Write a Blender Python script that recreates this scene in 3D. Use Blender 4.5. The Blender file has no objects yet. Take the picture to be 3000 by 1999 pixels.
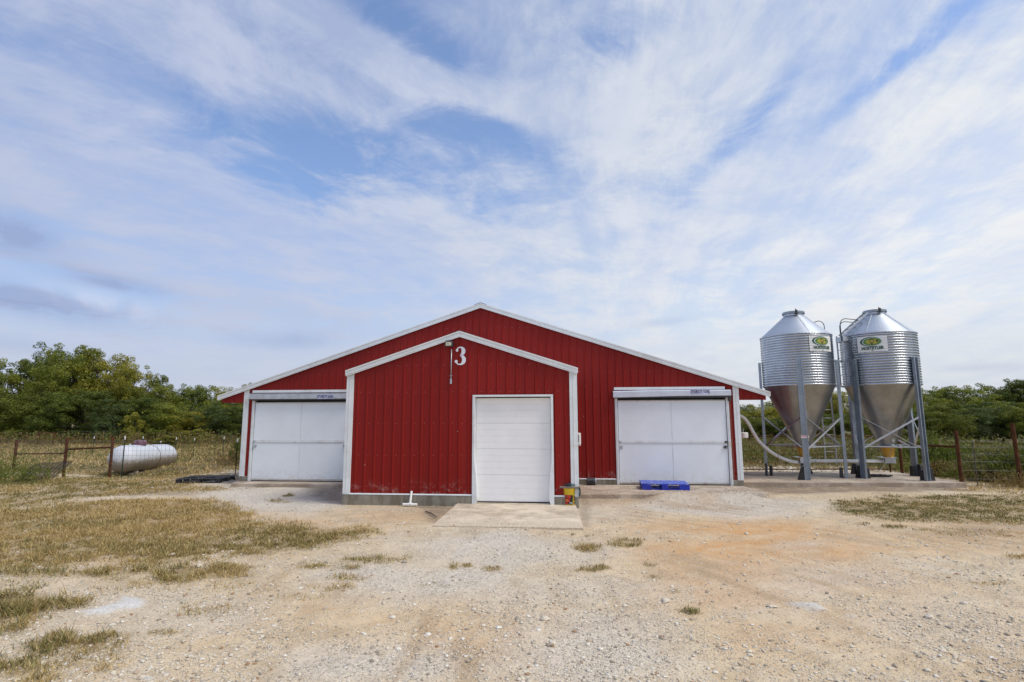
import bpy, math, random
import numpy as np
from mathutils import Vector, Matrix
random.seed(7); rng = np.random.default_rng(7)
PI = math.pi
# ------------------------------------------------------------------ scene, camera
S = bpy.context.scene; COL = S.collection
S.render.resolution_x = 1024; S.render.resolution_y = 682
YAW, PIT, ROLL, FPX, CAMZ = .1011, .1411, -.0027, 1253.93, 2.0124
fw = Vector((-math.sin(YAW)*math.cos(PIT), math.cos(YAW)*math.cos(PIT), math.sin(PIT)))
r0 = Vector((math.cos(YAW), math.sin(YAW), 0)); u0 = r0.cross(fw)
rt = r0*math.cos(ROLL)+u0*math.sin(ROLL); up = -r0*math.sin(ROLL)+u0*math.cos(ROLL)
cam = bpy.data.objects.new('camera', bpy.data.cameras.new('camera')); COL.objects.link(cam)
m = Matrix((rt, up, -fw)).transposed().to_4x4(); m.translation = (0, 0, CAMZ); cam.matrix_world = m
cam.data.sensor_width = 36; cam.data.lens = FPX/2353*36; cam.data.clip_end = 3000; cam.data.clip_start = .05
S.camera = cam
def ray(x, y): return fw+rt*((x-1176.5)/FPX)-up*((y-784)/FPX)
def onz(x, y, z=0):
    d = ray(x, y); t = (z-CAMZ)/d.z; return Vector((d.x*t, d.y*t, z))
def ony(x, y, Y):
    d = ray(x, y); t = Y/d.y; return Vector((d.x*t, Y, CAMZ+d.z*t))
# ------------------------------------------------------------------ sun, sky
SUN_EL, SUN_AZ2 = math.radians(54), math.radians(108)      # azimuth clockwise from +Y (behind the barn) towards +X
sd = Vector((math.sin(SUN_AZ2)*math.cos(SUN_EL), math.cos(SUN_AZ2)*math.cos(SUN_EL), math.sin(SUN_EL)))
sl = bpy.data.lights.new('sun', 'SUN'); sl.energy = 2.1; sl.angle = math.radians(22); sl.color = (1, .93, .82)
so = bpy.data.objects.new('sun', sl); COL.objects.link(so); so.rotation_euler = sd.to_track_quat('Z', 'Y').to_euler()
S.view_settings.view_transform = 'Standard'; S.view_settings.look = 'None'
S.view_settings.exposure = 0.22; S.view_settings.gamma = 1; S.view_settings.use_curve_mapping = False
class NT:
    """tiny helper for node trees"""
    def __init__(s, tree): s.t = tree; s.n = tree.nodes; s.l = tree.links
    def add(s, typ, props=None, ins=None, out=0):
        n = s.n.new(typ)
        for k, v in (props or {}).items(): setattr(n, k, v)
        for k, v in (ins or {}).items(): s.set(n, k, v)
        return n.outputs[out]
    def set(s, n, k, v):
        i = n.inputs[k]
        if isinstance(v, bpy.types.NodeSocket): s.l.new(v, i)
        else: i.default_value = v
    def math(s, op, a, b=None, c=None, clamp=False):
        n = s.n.new('ShaderNodeMath'); n.operation = op; n.use_clamp = clamp
        for i, v in enumerate((a, b, c)):
            if v is not None: s.set(n, i, v)
        return n.outputs[0]
    def mix(s, f, a, b, blend='MIX'):
        n = s.n.new('ShaderNodeMix'); n.data_type = 'RGBA'; n.blend_type = blend
        s.set(n, 0, f)
        for i, v in ((6, a), (7, b)):
            if not isinstance(v, bpy.types.NodeSocket): v = (*v[:3], 1)
            s.set(n, i, v)
        return n.outputs[2]
    def ramp(s, f, stops, interp='LINEAR'):
        n = s.n.new('ShaderNodeValToRGB'); cr = n.color_ramp; cr.interpolation = interp
        while len(cr.elements) < len(stops): cr.elements.new(.5)
        for e, (p, c) in zip(cr.elements, stops):
            e.position = p; e.color = (*c, 1) if not isinstance(c, (int, float)) else (c, c, c, 1)
        s.set(n, 0, f); return n.outputs[0]
    def noise(s, vec, scale, detail=3, rough=.5, dist=0, out=0):
        return s.add('ShaderNodeTexNoise', {}, {'Vector': vec, 'Scale': scale, 'Detail': detail, 'Roughness': rough, 'Distortion': dist}, out)
    def sstep(s, x, a, b, lo=0., hi=1.):
        n = s.n.new('ShaderNodeMapRange'); n.interpolation_type = 'SMOOTHSTEP'
        s.set(n, 0, x); n.inputs[1].default_value = a; n.inputs[2].default_value = b
        n.inputs[3].default_value = lo; n.inputs[4].default_value = hi
        return n.outputs[0]
W = bpy.data.worlds.new('World'); S.world = W; W.use_nodes = True
nt = NT(W.node_tree); nt.n.clear()
D = nt.add('ShaderNodeTexCoord', out=0)
sep = nt.n.new('ShaderNodeSeparateXYZ'); nt.set(sep, 0, D); dx, dy, dz = sep.outputs
az = nt.math('ARCTAN2', dx, dy); el = nt.math('ARCSINE', dz)
def azel(x, y):
    d = ray(x, y).normalized(); return math.atan2(d.x, d.y), math.asin(d.z)
zz = nt.math('ADD', nt.math('MAXIMUM', dz, 0.0), .13)
px = nt.math('DIVIDE', dx, zz); py = nt.math('DIVIDE', dy, zz)
def plane_vec(ang, along, across, off=0.):
    """cloud-plane coordinates turned so that the streaks run along ang"""
    c, s_ = math.cos(ang), math.sin(ang)
    a = nt.math('ADD', nt.math('MULTIPLY', px, c*along), nt.math('MULTIPLY', py, s_*along))
    b = nt.math('ADD', nt.math('MULTIPLY', px, -s_*across), nt.math('MULTIPLY', py, c*across))
    return nt.add('ShaderNodeCombineXYZ', {}, {0: a, 1: b, 2: off})
P0 = nt.add('ShaderNodeCombineXYZ', {}, {0: px, 1: py, 2: 3.7})
angR = PI/2-math.radians(5); angL = PI/2-math.radians(37)
warp = nt.noise(P0, .9, 3, .55, out=1)
def streak(ang, along, across, scale, det, ro, off, warp_amt):
    v = plane_vec(ang, along, across, off)
    v = nt.add('ShaderNodeVectorMath', {'operation': 'MULTIPLY_ADD'}, {0: warp, 1: (warp_amt,)*3, 2: v})
    return nt.noise(v, scale, det, ro, .25)
nR = streak(angR, .42, 1.5, 1.7, 10, .62, 1.3, .55)
nL = streak(angL, .45, 1.4, 1.7, 10, .62, 8.1, .6)
wR = nt.sstep(nt.math('ADD', az, nt.math('MULTIPLY', nt.math('SUBTRACT', nt.noise(D, 3, 4, .6), .5), 1.2)), -.40, .15)
fR = streak(angR, .8, 6.5, 1.8, 6, .7, 4.4, .9); fL = streak(angL, .8, 6.0, 1.8, 6, .7, 2.2, .9)
fib = nt.add('ShaderNodeMix', {}, {0: nt.sstep(el, .02, .22), 2: .5, 3: nt.add('ShaderNodeMix', {}, {0: wR, 2: fL, 3: fR})})
st = nt.add('ShaderNodeMix', {}, {0: wR, 2: nL, 3: nR})
fine = nt.noise(nt.add('ShaderNodeVectorMath', {'operation': 'MULTIPLY_ADD'}, {0: warp, 1: (.6,)*3, 2: P0}), 3.2, 10, .66, .2)
cov = nt.math('ADD', nt.math('ADD', nt.math('MULTIPLY', st, .48), nt.math('MULTIPLY', fine, .42)), nt.math('MULTIPLY', fib, .11))
rag = nt.noise(nt.add('ShaderNodeVectorMath', {'operation': 'MULTIPLY_ADD'}, {0: warp, 1: (1.2,)*3, 2: P0}), 2.2, 9, .68, .3)
rag = nt.sstep(rag, .33, .62, .35, 1.5)
def blob(x, y, rx, ry, rot):
    """soft elliptical patch of sky centred on the direction seen at x, y; returns exp(-d2)"""
    a0, e0 = azel(x, y); c, s_ = math.cos(rot), math.sin(rot)
    da = nt.math('MULTIPLY', nt.math('SUBTRACT', az, a0), math.cos(e0)); de = nt.math('SUBTRACT', el, e0)
    a = nt.math('ADD', nt.math('MULTIPLY', da, c/rx), nt.math('MULTIPLY', de, s_/rx))
    b = nt.math('ADD', nt.math('MULTIPLY', da, -s_/ry), nt.math('MULTIPLY', de, c/ry))
    return nt.math('EXPONENT', nt.math('MULTIPLY', nt.math('ADD', nt.math('MULTIPLY', a, a), nt.math('MULTIPLY', b, b)), -1))
bl = None
HOLES = [(850, 375, .20, .085, .05, .42), (960, 90, .13, .045, -.4, .36), (1020, 265, .10, .03, -.2, .20), (1370, 110, .09, .03, -.3, .34), (1150, 300, .16, .04, -.5, .22),
         (700, 400, .10, .06, 0, .16), (420, 215, .19, .03, -.45, .22), (80, 160, .13, .06, -.5, .15), (560, 400, .09, .03, -.4, .16),
         (1780, 200, .12, .022, .7, .15), (1720, 300, .09, .02, .7, .15), (2060, 150, .14, .02, .55, .2), (1950, 400, .16, .016, .55, .16), (2200, 300, .16, .016, .5, .14), (2150, 80, .12, .02, .5, .16), (1530, 480, .12, .03, .8, .10), (1120, 480, .12, .03, .3, .14),
         (1500, 60, .12, .03, 0, .10)]
FILLS = [(960, 165, .20, .032, -.33, .44), (1250, 250, .10, .03, -.3, .25), (1950, 60, .2, .03, .4, .10), (1560, 140, .10, .05, -.2, .14), (1900, 330, .20, .028, .55, .16), (1420, 350, .10, .02, 1.0, .12),
         (300, 70, .16, .04, -.35, .16), (780, 240, .16, .025, -.35, .16), (2100, 480, .35, .12, .4, .22), (1650, 650, .5, .10, .1, .14), (600, 680, .5, .10, 0, .12), (1000, 520, .16, .03, -.3, .12), (200, 420, .2, .04, -.2, .10), (120, 600, .35, .10, 0, .30), (60, 400, .2, .08, 0, .15), (400, 560, .3, .06, 0, .12)]
acc = cov
hs_ = None
for x, y, a, b, r_, s_ in HOLES: q = nt.math('MULTIPLY', blob(x, y, a, b, r_), s_*.76); hs_ = q if hs_ is None else nt.math('ADD', hs_, q)
acc = nt.math('SUBTRACT', acc, nt.math('MULTIPLY', hs_, rag))
for x, y, a, b, r_, s_ in FILLS: acc = nt.math('ADD', acc, nt.math('MULTIPLY', blob(x, y, a, b, r_), s_))
low = nt.sstep(el, .55, .05, 0, .16)
acc = nt.math('ADD', acc, low)
cover = nt.sstep(acc, .20, .60, .10, 1.0)
tex = nt.math('ADD', nt.math('ADD', nt.math('MULTIPLY', st, .75), nt.math('MULTIPLY', fib, .28)), nt.math('MULTIPLY', fine, .97))
tex = nt.sstep(tex, .80, 1.18)
hor = nt.sstep(el, .36, .08)
thin = nt.math('ADD', nt.math('MULTIPLY', tex, .34), .64); thin = nt.math('MAXIMUM', thin, nt.math('MULTIPLY', hor, .93))
cover = nt.math('MULTIPLY', cover, thin)
# clear sky: Nishita
sky = nt.add('ShaderNodeTexSky', {'sky_type': 'NISHITA', 'sun_disc': False, 'sun_elevation': SUN_EL, 'sun_rotation': SUN_AZ2, 'air_density': 1.2, 'dust_density': .8, 'ozone_density': 1.6}, {})
skyc = nt.mix(1.0, sky, (1.25, 1.34, 1.56), 'MULTIPLY')
STR = .1
# cloud colour: bluish on the shaded west side, white towards the sun's side, greyer near the horizon
side = nt.sstep(az, -.75, .55)
cl = nt.mix(side, (4.3, 4.8, 6.35), (6.1, 6.45, 7.05))
cl = nt.mix(nt.math('MULTIPLY', blob(2150, 560, .55, .28, .3), .8), cl, (7.6, 7.65, 7.75))
cl = nt.mix(nt.math('MULTIPLY', tex, .5), nt.mix(1, cl, (.94, .96, .99), 'MULTIPLY'), nt.mix(1, cl, (1.16, 1.13, 1.06), 'MULTIPLY'))
bands = nt.noise(plane_vec(angR, .7, 1.6, 5.5), 1.1, 7, .6, .5)
cl = nt.mix(nt.sstep(bands, .42, .68, 0, .35), cl, (4.0, 4.75, 6.9))
cl = nt.mix(nt.sstep(el, .24, .02, 0, .45), cl, (5.15, 5.4, 6.05))
# low dark blue-grey wisps on the left
dn = nt.noise(D, 7, 6, .6, .4)
dk = None
for x, y, a, b, r_, s_ in [(20, 530, .06, .030, -.25, 1.2), (80, 690, .12, .024, -.12, 1.2), (270, 655, .08, .014, -.1, .9), (640, 780, .09, .016, 0, .7), (30, 790, .07, .012, -.1, .35), (1530, 740, .05, .008, .1, .3), (2250, 845, .05, .006, 0, .3), (700, 730, .2, .03, -.15, .2), (30, 120, .1, .2, 0, .25)]:
    q = nt.math('MULTIPLY', blob(x, y, a, b, r_), s_); dk = q if dk is None else nt.math('ADD', dk, q)
dk = nt.math('MULTIPLY', dk, nt.sstep(dn, .34, .56, .45, 1.0))
cl = nt.mix(nt.math('MINIMUM', dk, .95), cl, (2.75, 3.4, 5.3))
warmp = nt.math('MULTIPLY', blob(230, 695, .07, .016, -.2), nt.sstep(dn, .45, .6))
cl = nt.mix(nt.math('MULTIPLY', warmp, .6), cl, (6.2, 6.0, 6.8))
col = nt.mix(nt.math('MAXIMUM', cover, nt.math('MINIMUM', dk, .9)), skyc, cl)
bg = nt.n.new('ShaderNodeBackground'); nt.set(bg, 0, col); bg.inputs[1].default_value = STR
wo = nt.n.new('ShaderNodeOutputWorld'); nt.l.new(bg.outputs[0], wo.inputs[0])
W.cycles.sampling_method = 'MANUAL'; W.cycles.sample_map_resolution = 512
# ------------------------------------------------------------------ numeric noise
def hash2(ix, iy, seed):
    h = (ix.astype(np.int64)*374761393+iy.astype(np.int64)*668265263+seed*144305901) & 0xffffffff
    h = ((h ^ (h >> 13))*1274126177) & 0xffffffff
    return ((h ^ (h >> 16)) & 0xffff)/65535.
def vnoise(x, y, seed=0):
    ix, iy = np.floor(x), np.floor(y); fx, fy = x-ix, y-iy
    fx = fx*fx*(3-2*fx); fy = fy*fy*(3-2*fy)
    a, b, c, d = hash2(ix, iy, seed), hash2(ix+1, iy, seed), hash2(ix, iy+1, seed), hash2(ix+1, iy+1, seed)
    return a+(b-a)*fx+(c-a)*fy+(a-b-c+d)*fx*fy
def fbm(x, y, oct=4, seed=0):
    v, a, t = 0, 1., 0
    for o in range(oct):
        v = v+a*vnoise(x*2**o, y*2**o, seed+o); t += a; a *= .5
    return v/t
# ------------------------------------------------------------------ materials
MATS = {}
def mat(name, base=(.5, .5, .5), rough=.6, metal=0., vary=.0, vscale=3., bump=0., bscale=40., dirt=None, dirt_amt=0., dscale=4., spec=.5, transl=0., stretch=None, extra=None):
    m_ = bpy.data.materials.new(name); m_.use_nodes = True; k = NT(m_.node_tree)
    bs = k.n['Principled BSDF']; tc = k.add('ShaderNodeTexCoord', out=3)
    v = tc
    if stretch: v = k.add('ShaderNodeMapping', {}, {'Vector': tc, 'Scale': stretch})
    c = None
    if vary:
        n1 = k.noise(v, vscale, 5, .6)
        c = k.mix(k.sstep(n1, .3, .7), tuple(b*(1-vary) for b in base), tuple(min(1, b*(1+vary)) for b in base))
    if dirt:
        n2 = k.noise(v, dscale, 8, .65, .3)
        c = k.mix(k.sstep(n2, .5, .72, 0, dirt_amt), c if c is not None else base, dirt)
    if extra: c = extra(k, tc, c if c is not None else base)
    if c is not None: k.set(bs, 'Base Color', c)
    else: bs.inputs['Base Color'].default_value = (*base, 1)
    bs.inputs['Roughness'].default_value = rough; bs.inputs['Metallic'].default_value = metal
    bs.inputs['Specular IOR Level'].default_value = spec
    if bump:
        n3 = k.noise(v, bscale, 4, .6)
        k.set(bs, 'Normal', k.add('ShaderNodeBump', {}, {'Strength': bump, 'Distance': .01, 'Height': n3}))
    MATS[name] = m_; return m_
def xyz(k, v):
    s_ = k.n.new('ShaderNodeSeparateXYZ'); k.set(s_, 0, v); return s_.outputs
def red_extra(zb):
    def f(k, tc, c):
        x, y, z = xyz(k, tc)
        streak_ = k.noise(k.add('ShaderNodeMapping', {}, {'Vector': tc, 'Scale': (30, 30, .35)}), 1, 4, .6)
        c = k.mix(k.sstep(streak_, .3, .75, 0, .5), c, (.185, .0065, .005))
        splash = k.noise(tc, 5, 8, .75, .4)
        low_ = k.sstep(z, zb+.42, zb, 0, 1)
        f_ = k.math('MULTIPLY', low_, k.sstep(splash, .48, .68, 0, .55))
        c = k.mix(f_, c, (.42, .33, .30))
        c = k.mix(k.math('MULTIPLY', k.add('ShaderNodeObjectInfo', out=5), .28), c, (.30, .022, .017))
        sp = k.add('ShaderNodeTexVoronoi', {}, {'Vector': tc, 'Scale': 2.2})
        c = k.mix(k.sstep(sp, .028, .018, 0, .8), c, (.6, .5, .45))
        return c
    return f
M_red = mat('red_ribbed_metal', (.225, .008, .0055), .42, spec=.22, vary=.10, vscale=.8, extra=red_extra(.25), bump=.12, bscale=6, stretch=(1, 1, .3))
M_white = mat('white_trim_metal', (.72, .76, .78), .42, vary=.05, dirt=(.42, .37, .28), dirt_amt=.35, dscale=2.5)
M_doorw = mat('white_door_skin', (.79, .85, .90), .45, vary=.03, vscale=1.2, dirt=(.55, .50, .42), dirt_amt=.06, dscale=5, bump=.05, bscale=5,
              extra=lambda k, tc, c: k.mix(k.math('MULTIPLY', k.sstep(xyz(k, tc)[2], .62, .14), k.sstep(k.noise(tc, 6, 7, .75), .42, .66, .0, .3)), c, (.44, .36, .26)))
M_ohd = mat('overhead_door_skin', (.88, .885, .89), .45, vary=.03, vscale=1.5, dirt=(.6, .52, .40), dirt_amt=.12, dscale=1.5, bump=.1, bscale=60)
M_rusty = mat('rust_stained_edge', (.55, .54, .50), .6, vary=.1, dirt=(.25, .13, .06), dirt_amt=.7, dscale=9)
M_galv = mat('galvanised_steel', (.50, .53, .57), .38, metal=.85, vary=.12, vscale=6, dirt=(.3, .3, .3), dirt_amt=.25, dscale=8, bump=.05)
def spangle(k, tc, c):
    v = k.add('ShaderNodeTexVoronoi', {}, {'Vector': tc, 'Scale': 45}, 1)
    g_ = k.add('ShaderNodeSeparateColor', {}, {0: v})
    c = k.mix(k.math('MULTIPLY', g_, .22), c, (.50, .53, .58))
    return c
M_silo = mat('bright_corrugated_galvanised', (.44, .475, .52), .25, metal=1., vary=.12, vscale=2, extra=spangle)
M_hop = mat('smooth_galvanised_hopper', (.35, .365, .38), .36, metal=1., vary=.22, vscale=1.5, extra=spangle, bump=.10, bscale=3)
M_roofcone = mat('roof_cone_galvanised', (.47, .52, .59), .42, metal=.9, vary=.06, vscale=2, extra=spangle)
M_leg = mat('grey_blue_galvanised_leg', (.30, .35, .40), .42, metal=.75, vary=.15, vscale=4, dirt=(.2, .2, .2), dirt_amt=.3)
M_dark = mat('dark_metal', (.035, .035, .038), .5, vary=.2)
M_black = mat('black_plastic', (.018, .018, .02), .5, vary=.3, dirt=(.12, .11, .10), dirt_amt=.35, dscale=7)
M_rubber = mat('black_rubber', (.02, .02, .02), .75, vary=.3)
M_blue = mat('blue_plastic', (.008, .025, .38), .38, vary=.15, dirt=(.22, .25, .45), dirt_amt=.25, dscale=14)
M_bluedust = mat('dusty_blue_plastic_deck', (.06, .11, .52), .5, vary=.3, vscale=20, dirt=(.55, .58, .70), dirt_amt=.9, dscale=13)
M_yellow = mat('yellow_plastic', (.72, .50, .02), .4, vary=.08, dirt=(.4, .3, .1), dirt_amt=.3)
M_amber = mat('amber_plastic_boot', (.56, .30, .035), .38, vary=.15, vscale=8)
M_pvc = mat('white_pvc', (.84, .84, .81), .4, vary=.05, dirt=(.55, .50, .42), dirt_amt=.2, dscale=6)
M_tank = mat('white_tank_paint', (.58, .61, .66), .5, vary=.06, vscale=3, dirt=(.40, .36, .28), dirt_amt=.3, dscale=3,
             extra=lambda k, tc, c: k.mix(k.math('MULTIPLY', k.sstep(k.math('ADD', xyz(k, tc)[2], k.math('MULTIPLY', k.noise(tc, 6, 6, .7), .45)), .74, .52), .85), c, (.22, .165, .105)))
M_maroon = mat('maroon_lid_paint', (.12, .045, .07), .45, vary=.2, dirt=(.5, .45, .48), dirt_amt=.6, dscale=12)
M_rust = mat('rusty_pipe', (.085, .034, .016), .9, spec=.15, vary=.35, vscale=9, dirt=(.19, .085, .035), dirt_amt=.6, dscale=20, bump=.3)
M_green = mat('green_post_paint', (.02, .05, .035), .6, vary=.2)
M_wire = mat('fence_wire', (.20, .20, .19), .5, metal=.5)
M_wiredark = mat('dark_fence_wire', (.07, .06, .055), .7)
M_wood = mat('weathered_wood', (.27, .23, .19), .85, vary=.25, vscale=6, stretch=(.4, 5, 5), bump=.4)
M_net = mat('teal_netting', (.025, .07, .085), .7, vary=.4, vscale=20)
M_pail = mat('dark_grey_pail', (.045, .05, .06), .45, vary=.2)
M_red2 = mat('label_red', (.60, .03, .02), .5); M_lblk = mat('label_black', (.015, .015, .015), .5)
M_lgrn = mat('print_dark_green', (.004, .075, .045), .5); M_lwht = mat('print_white', (.72, .74, .74), .5)
M_lyel = mat('print_yellow', (.65, .50, .06), .5); M_pink = mat('label_pink', (.60, .10, .14), .5); M_lblue = mat('sticker_violet', (.50, .52, .74), .4, vary=.35, vscale=9)
M_num = mat('number_white_vinyl', (.74, .76, .82), .5, vary=.04)
M_orangeleg = mat('label_amber', (.7, .3, .02), .5)
M_roof = mat('white_roof_metal', (.62, .64, .66), .45, vary=.05, dirt=(.3, .3, .28), dirt_amt=.3)
M_lens = mat('floodlight_lens', (.42, .40, .30), .2, vary=.3, vscale=30)
M_bark = mat('tree_bark', (.085, .065, .05), .9, vary=.3, vscale=4, bump=.5)
def conc_extra(k, tc, c):
    n = k.noise(tc, 1.3, 8, .7, .6); c = k.mix(k.sstep(n, .42, .66, 0, .55), c, (.27, .20, .13))
    n = k.noise(tc, 60, 3, .7); c = k.mix(k.sstep(n, .56, .72, 0, .5), c, (.20, .16, .12))
    return c
M_conc = mat('dusty_concrete', (.60, .515, .40), .85, vary=.12, vscale=2.5, extra=conc_extra, bump=.25, bscale=50)
M_ramp = mat('sandy_ramp_concrete', (.64, .54, .41), .9, vary=.15, vscale=2.2, extra=lambda k, tc, c: k.mix(k.sstep(k.math('ADD', xyz(k, tc)[1], k.math('MULTIPLY', k.noise(tc, 2.2, 6, .7), 1.6)), 12.25, 11.3, 0, .9), conc_extra(k, tc, c), k.mix(k.sstep(k.noise(tc, 30, 5, .75), .40, .62), (.46, .36, .24), (.70, .62, .50))), bump=.35, bscale=50)
def fnd_extra(k, tc, c):
    x, y, z = xyz(k, tc)
    n = k.noise(k.add('ShaderNodeMapping', {}, {'Vector': tc, 'Scale': (1, 1, .25)}), 4, 6, .7, .3)
    return k.mix(k.sstep(n, .42, .62, 0, .7), c, (.13, .11, .075))
M_fnd = mat('grey_foundation_concrete', (.27, .25, .20), .9, vary=.12, vscale=4, extra=fnd_extra, bump=.3, bscale=30)
def pad_extra(k, tc, c):
    n = k.noise(tc, 1.1, 8, .7, .4); c = k.mix(k.sstep(n, .38, .60, 0, .85), c, (.27, .20, .14))
    n = k.noise(tc, 45, 3, .7); c = k.mix(k.sstep(n, .52, .66, 0, .6), c, (.55, .48, .40))
    return c
M_pad = mat('gritty_dirty_concrete', (.50, .42, .33), .9, vary=.12, vscale=2.5, extra=pad_extra, bump=.4, bscale=60)
def leafmat(name, a, b, c3, tr=.24):
    a, b, c3 = [tuple(q*m_c for q, m_c in zip(v, (1.22, 1.12, .85))) for v in (a, b, c3)]
    m_ = bpy.data.materials.new(name); m_.use_nodes = True; k = NT(m_.node_tree); bs = k.n['Principled BSDF']
    rnd = k.add('ShaderNodeNewGeometry', out=8)
    tc = k.add('ShaderNodeTexCoord', out=3)
    n = k.noise(tc, .55, 3, .6)
    f = k.math('ADD', k.math('MULTIPLY', rnd, .55), k.math('MULTIPLY', k.sstep(n, .35, .65), .45))
    c = k.ramp(f, [(0, a), (.5, b), (1, c3)])
    oi = k.add('ShaderNodeObjectInfo', out=5)
    c = k.mix(k.math('MULTIPLY', oi, .35), c, (a[0]*1.3, a[1]*.95, a[2]*1.0))
    k.set(bs, 'Base Color', c); bs.inputs['Roughness'].default_value = .55; bs.inputs['Specular IOR Level'].default_value = .3
    tl = k.n.new('ShaderNodeBsdfTranslucent'); k.set(tl, 0, k.mix(1, c, (1.5, 1.6, .6), 'MULTIPLY'))
    mx = k.n.new('ShaderNodeMixShader'); mx.inputs[0].default_value = tr
    k.l.new(bs.outputs[0], mx.inputs[1]); k.l.new(tl.outputs[0], mx.inputs[2]); k.l.new(mx.outputs[0], k.n['Material Output'].inputs[0])
    MATS[name] = m_; return m_
L_dark = leafmat('dark_green_leaves', (.03, .052, .010), (.085, .125, .022), (.20, .225, .045))
L_mid = leafmat('mid_green_leaves', (.05, .075, .012), (.135, .17, .025), (.27, .29, .055))
L_yel = leafmat('yellow_green_leaves', (.08, .095, .012), (.20, .21, .03), (.37, .34, .07))
L_blue = leafmat('blue_green_leaves', (.028, .052, .018), (.065, .10, .032), (.13, .17, .055))
L_grey = leafmat('grey_green_leaves', (.09, .10, .055), (.19, .205, .12), (.31, .32, .20))
L_dry = leafmat('dry_brown_weeds', (.07, .05, .025), (.17, .125, .06), (.30, .24, .13), .15)
L_weed = leafmat('green_weeds', (.05, .075, .02), (.11, .145, .035), (.20, .22, .06))
def grassmat():
    m_ = bpy.data.materials.new('grass_blades'); m_.use_nodes = True; k = NT(m_.node_tree); bs = k.n['Principled BSDF']
    rnd = k.add('ShaderNodeNewGeometry', out=8)
    g = k.add('ShaderNodeAttribute', {'attribute_name': 'green'}, {}, 2)
    dry = k.ramp(rnd, [(0, (.26, .165, .05)), (.35, (.44, .31, .12)), (.7, (.58, .44, .20)), (1, (.76, .62, .32))])
    grn = k.ramp(rnd, [(0, (.05, .065, .018)), (.5, (.12, .135, .035)), (1, (.21, .22, .065))])
    c = k.mix(g, dry, grn)
    k.set(bs, 'Base Color', c); bs.inputs['Roughness'].default_value = .7; bs.inputs['Specular IOR Level'].default_value = .2
    tl = k.n.new('ShaderNodeBsdfTranslucent'); k.set(tl, 0, c)
    mx = k.n.new('ShaderNodeMixShader'); mx.inputs[0].default_value = .25
    k.l.new(bs.outputs[0], mx.inputs[1]); k.l.new(tl.outputs[0], mx.inputs[2]); k.l.new(mx.outputs[0], k.n['Material Output'].inputs[0])
    return m_
M_grass = grassmat()
def stonemat():
    m_ = bpy.data.materials.new('loose_stones'); m_.use_nodes = True; k = NT(m_.node_tree); bs = k.n['Principled BSDF']
    rnd = k.add('ShaderNodeNewGeometry', out=8)
    c = k.ramp(rnd, [(0, (.27, .23, .18)), (.2, (.50, .43, .33)), (.45, (.64, .56, .44)), (.72, (.66, .60, .50)), (.93, (.76, .72, .64)), (.96, (.36, .21, .11)), (1, (.28, .14, .07))])
    tc = k.add('ShaderNodeTexCoord', out=3); n = k.noise(tc, 60, 3, .6)
    c = k.mix(k.sstep(n, .4, .7, 0, .35), c, (.45, .37, .27))
    k.set(bs, 'Base Color', c); bs.inputs['Roughness'].default_value = .9
    return m_
M_stone = stonemat()
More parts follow.
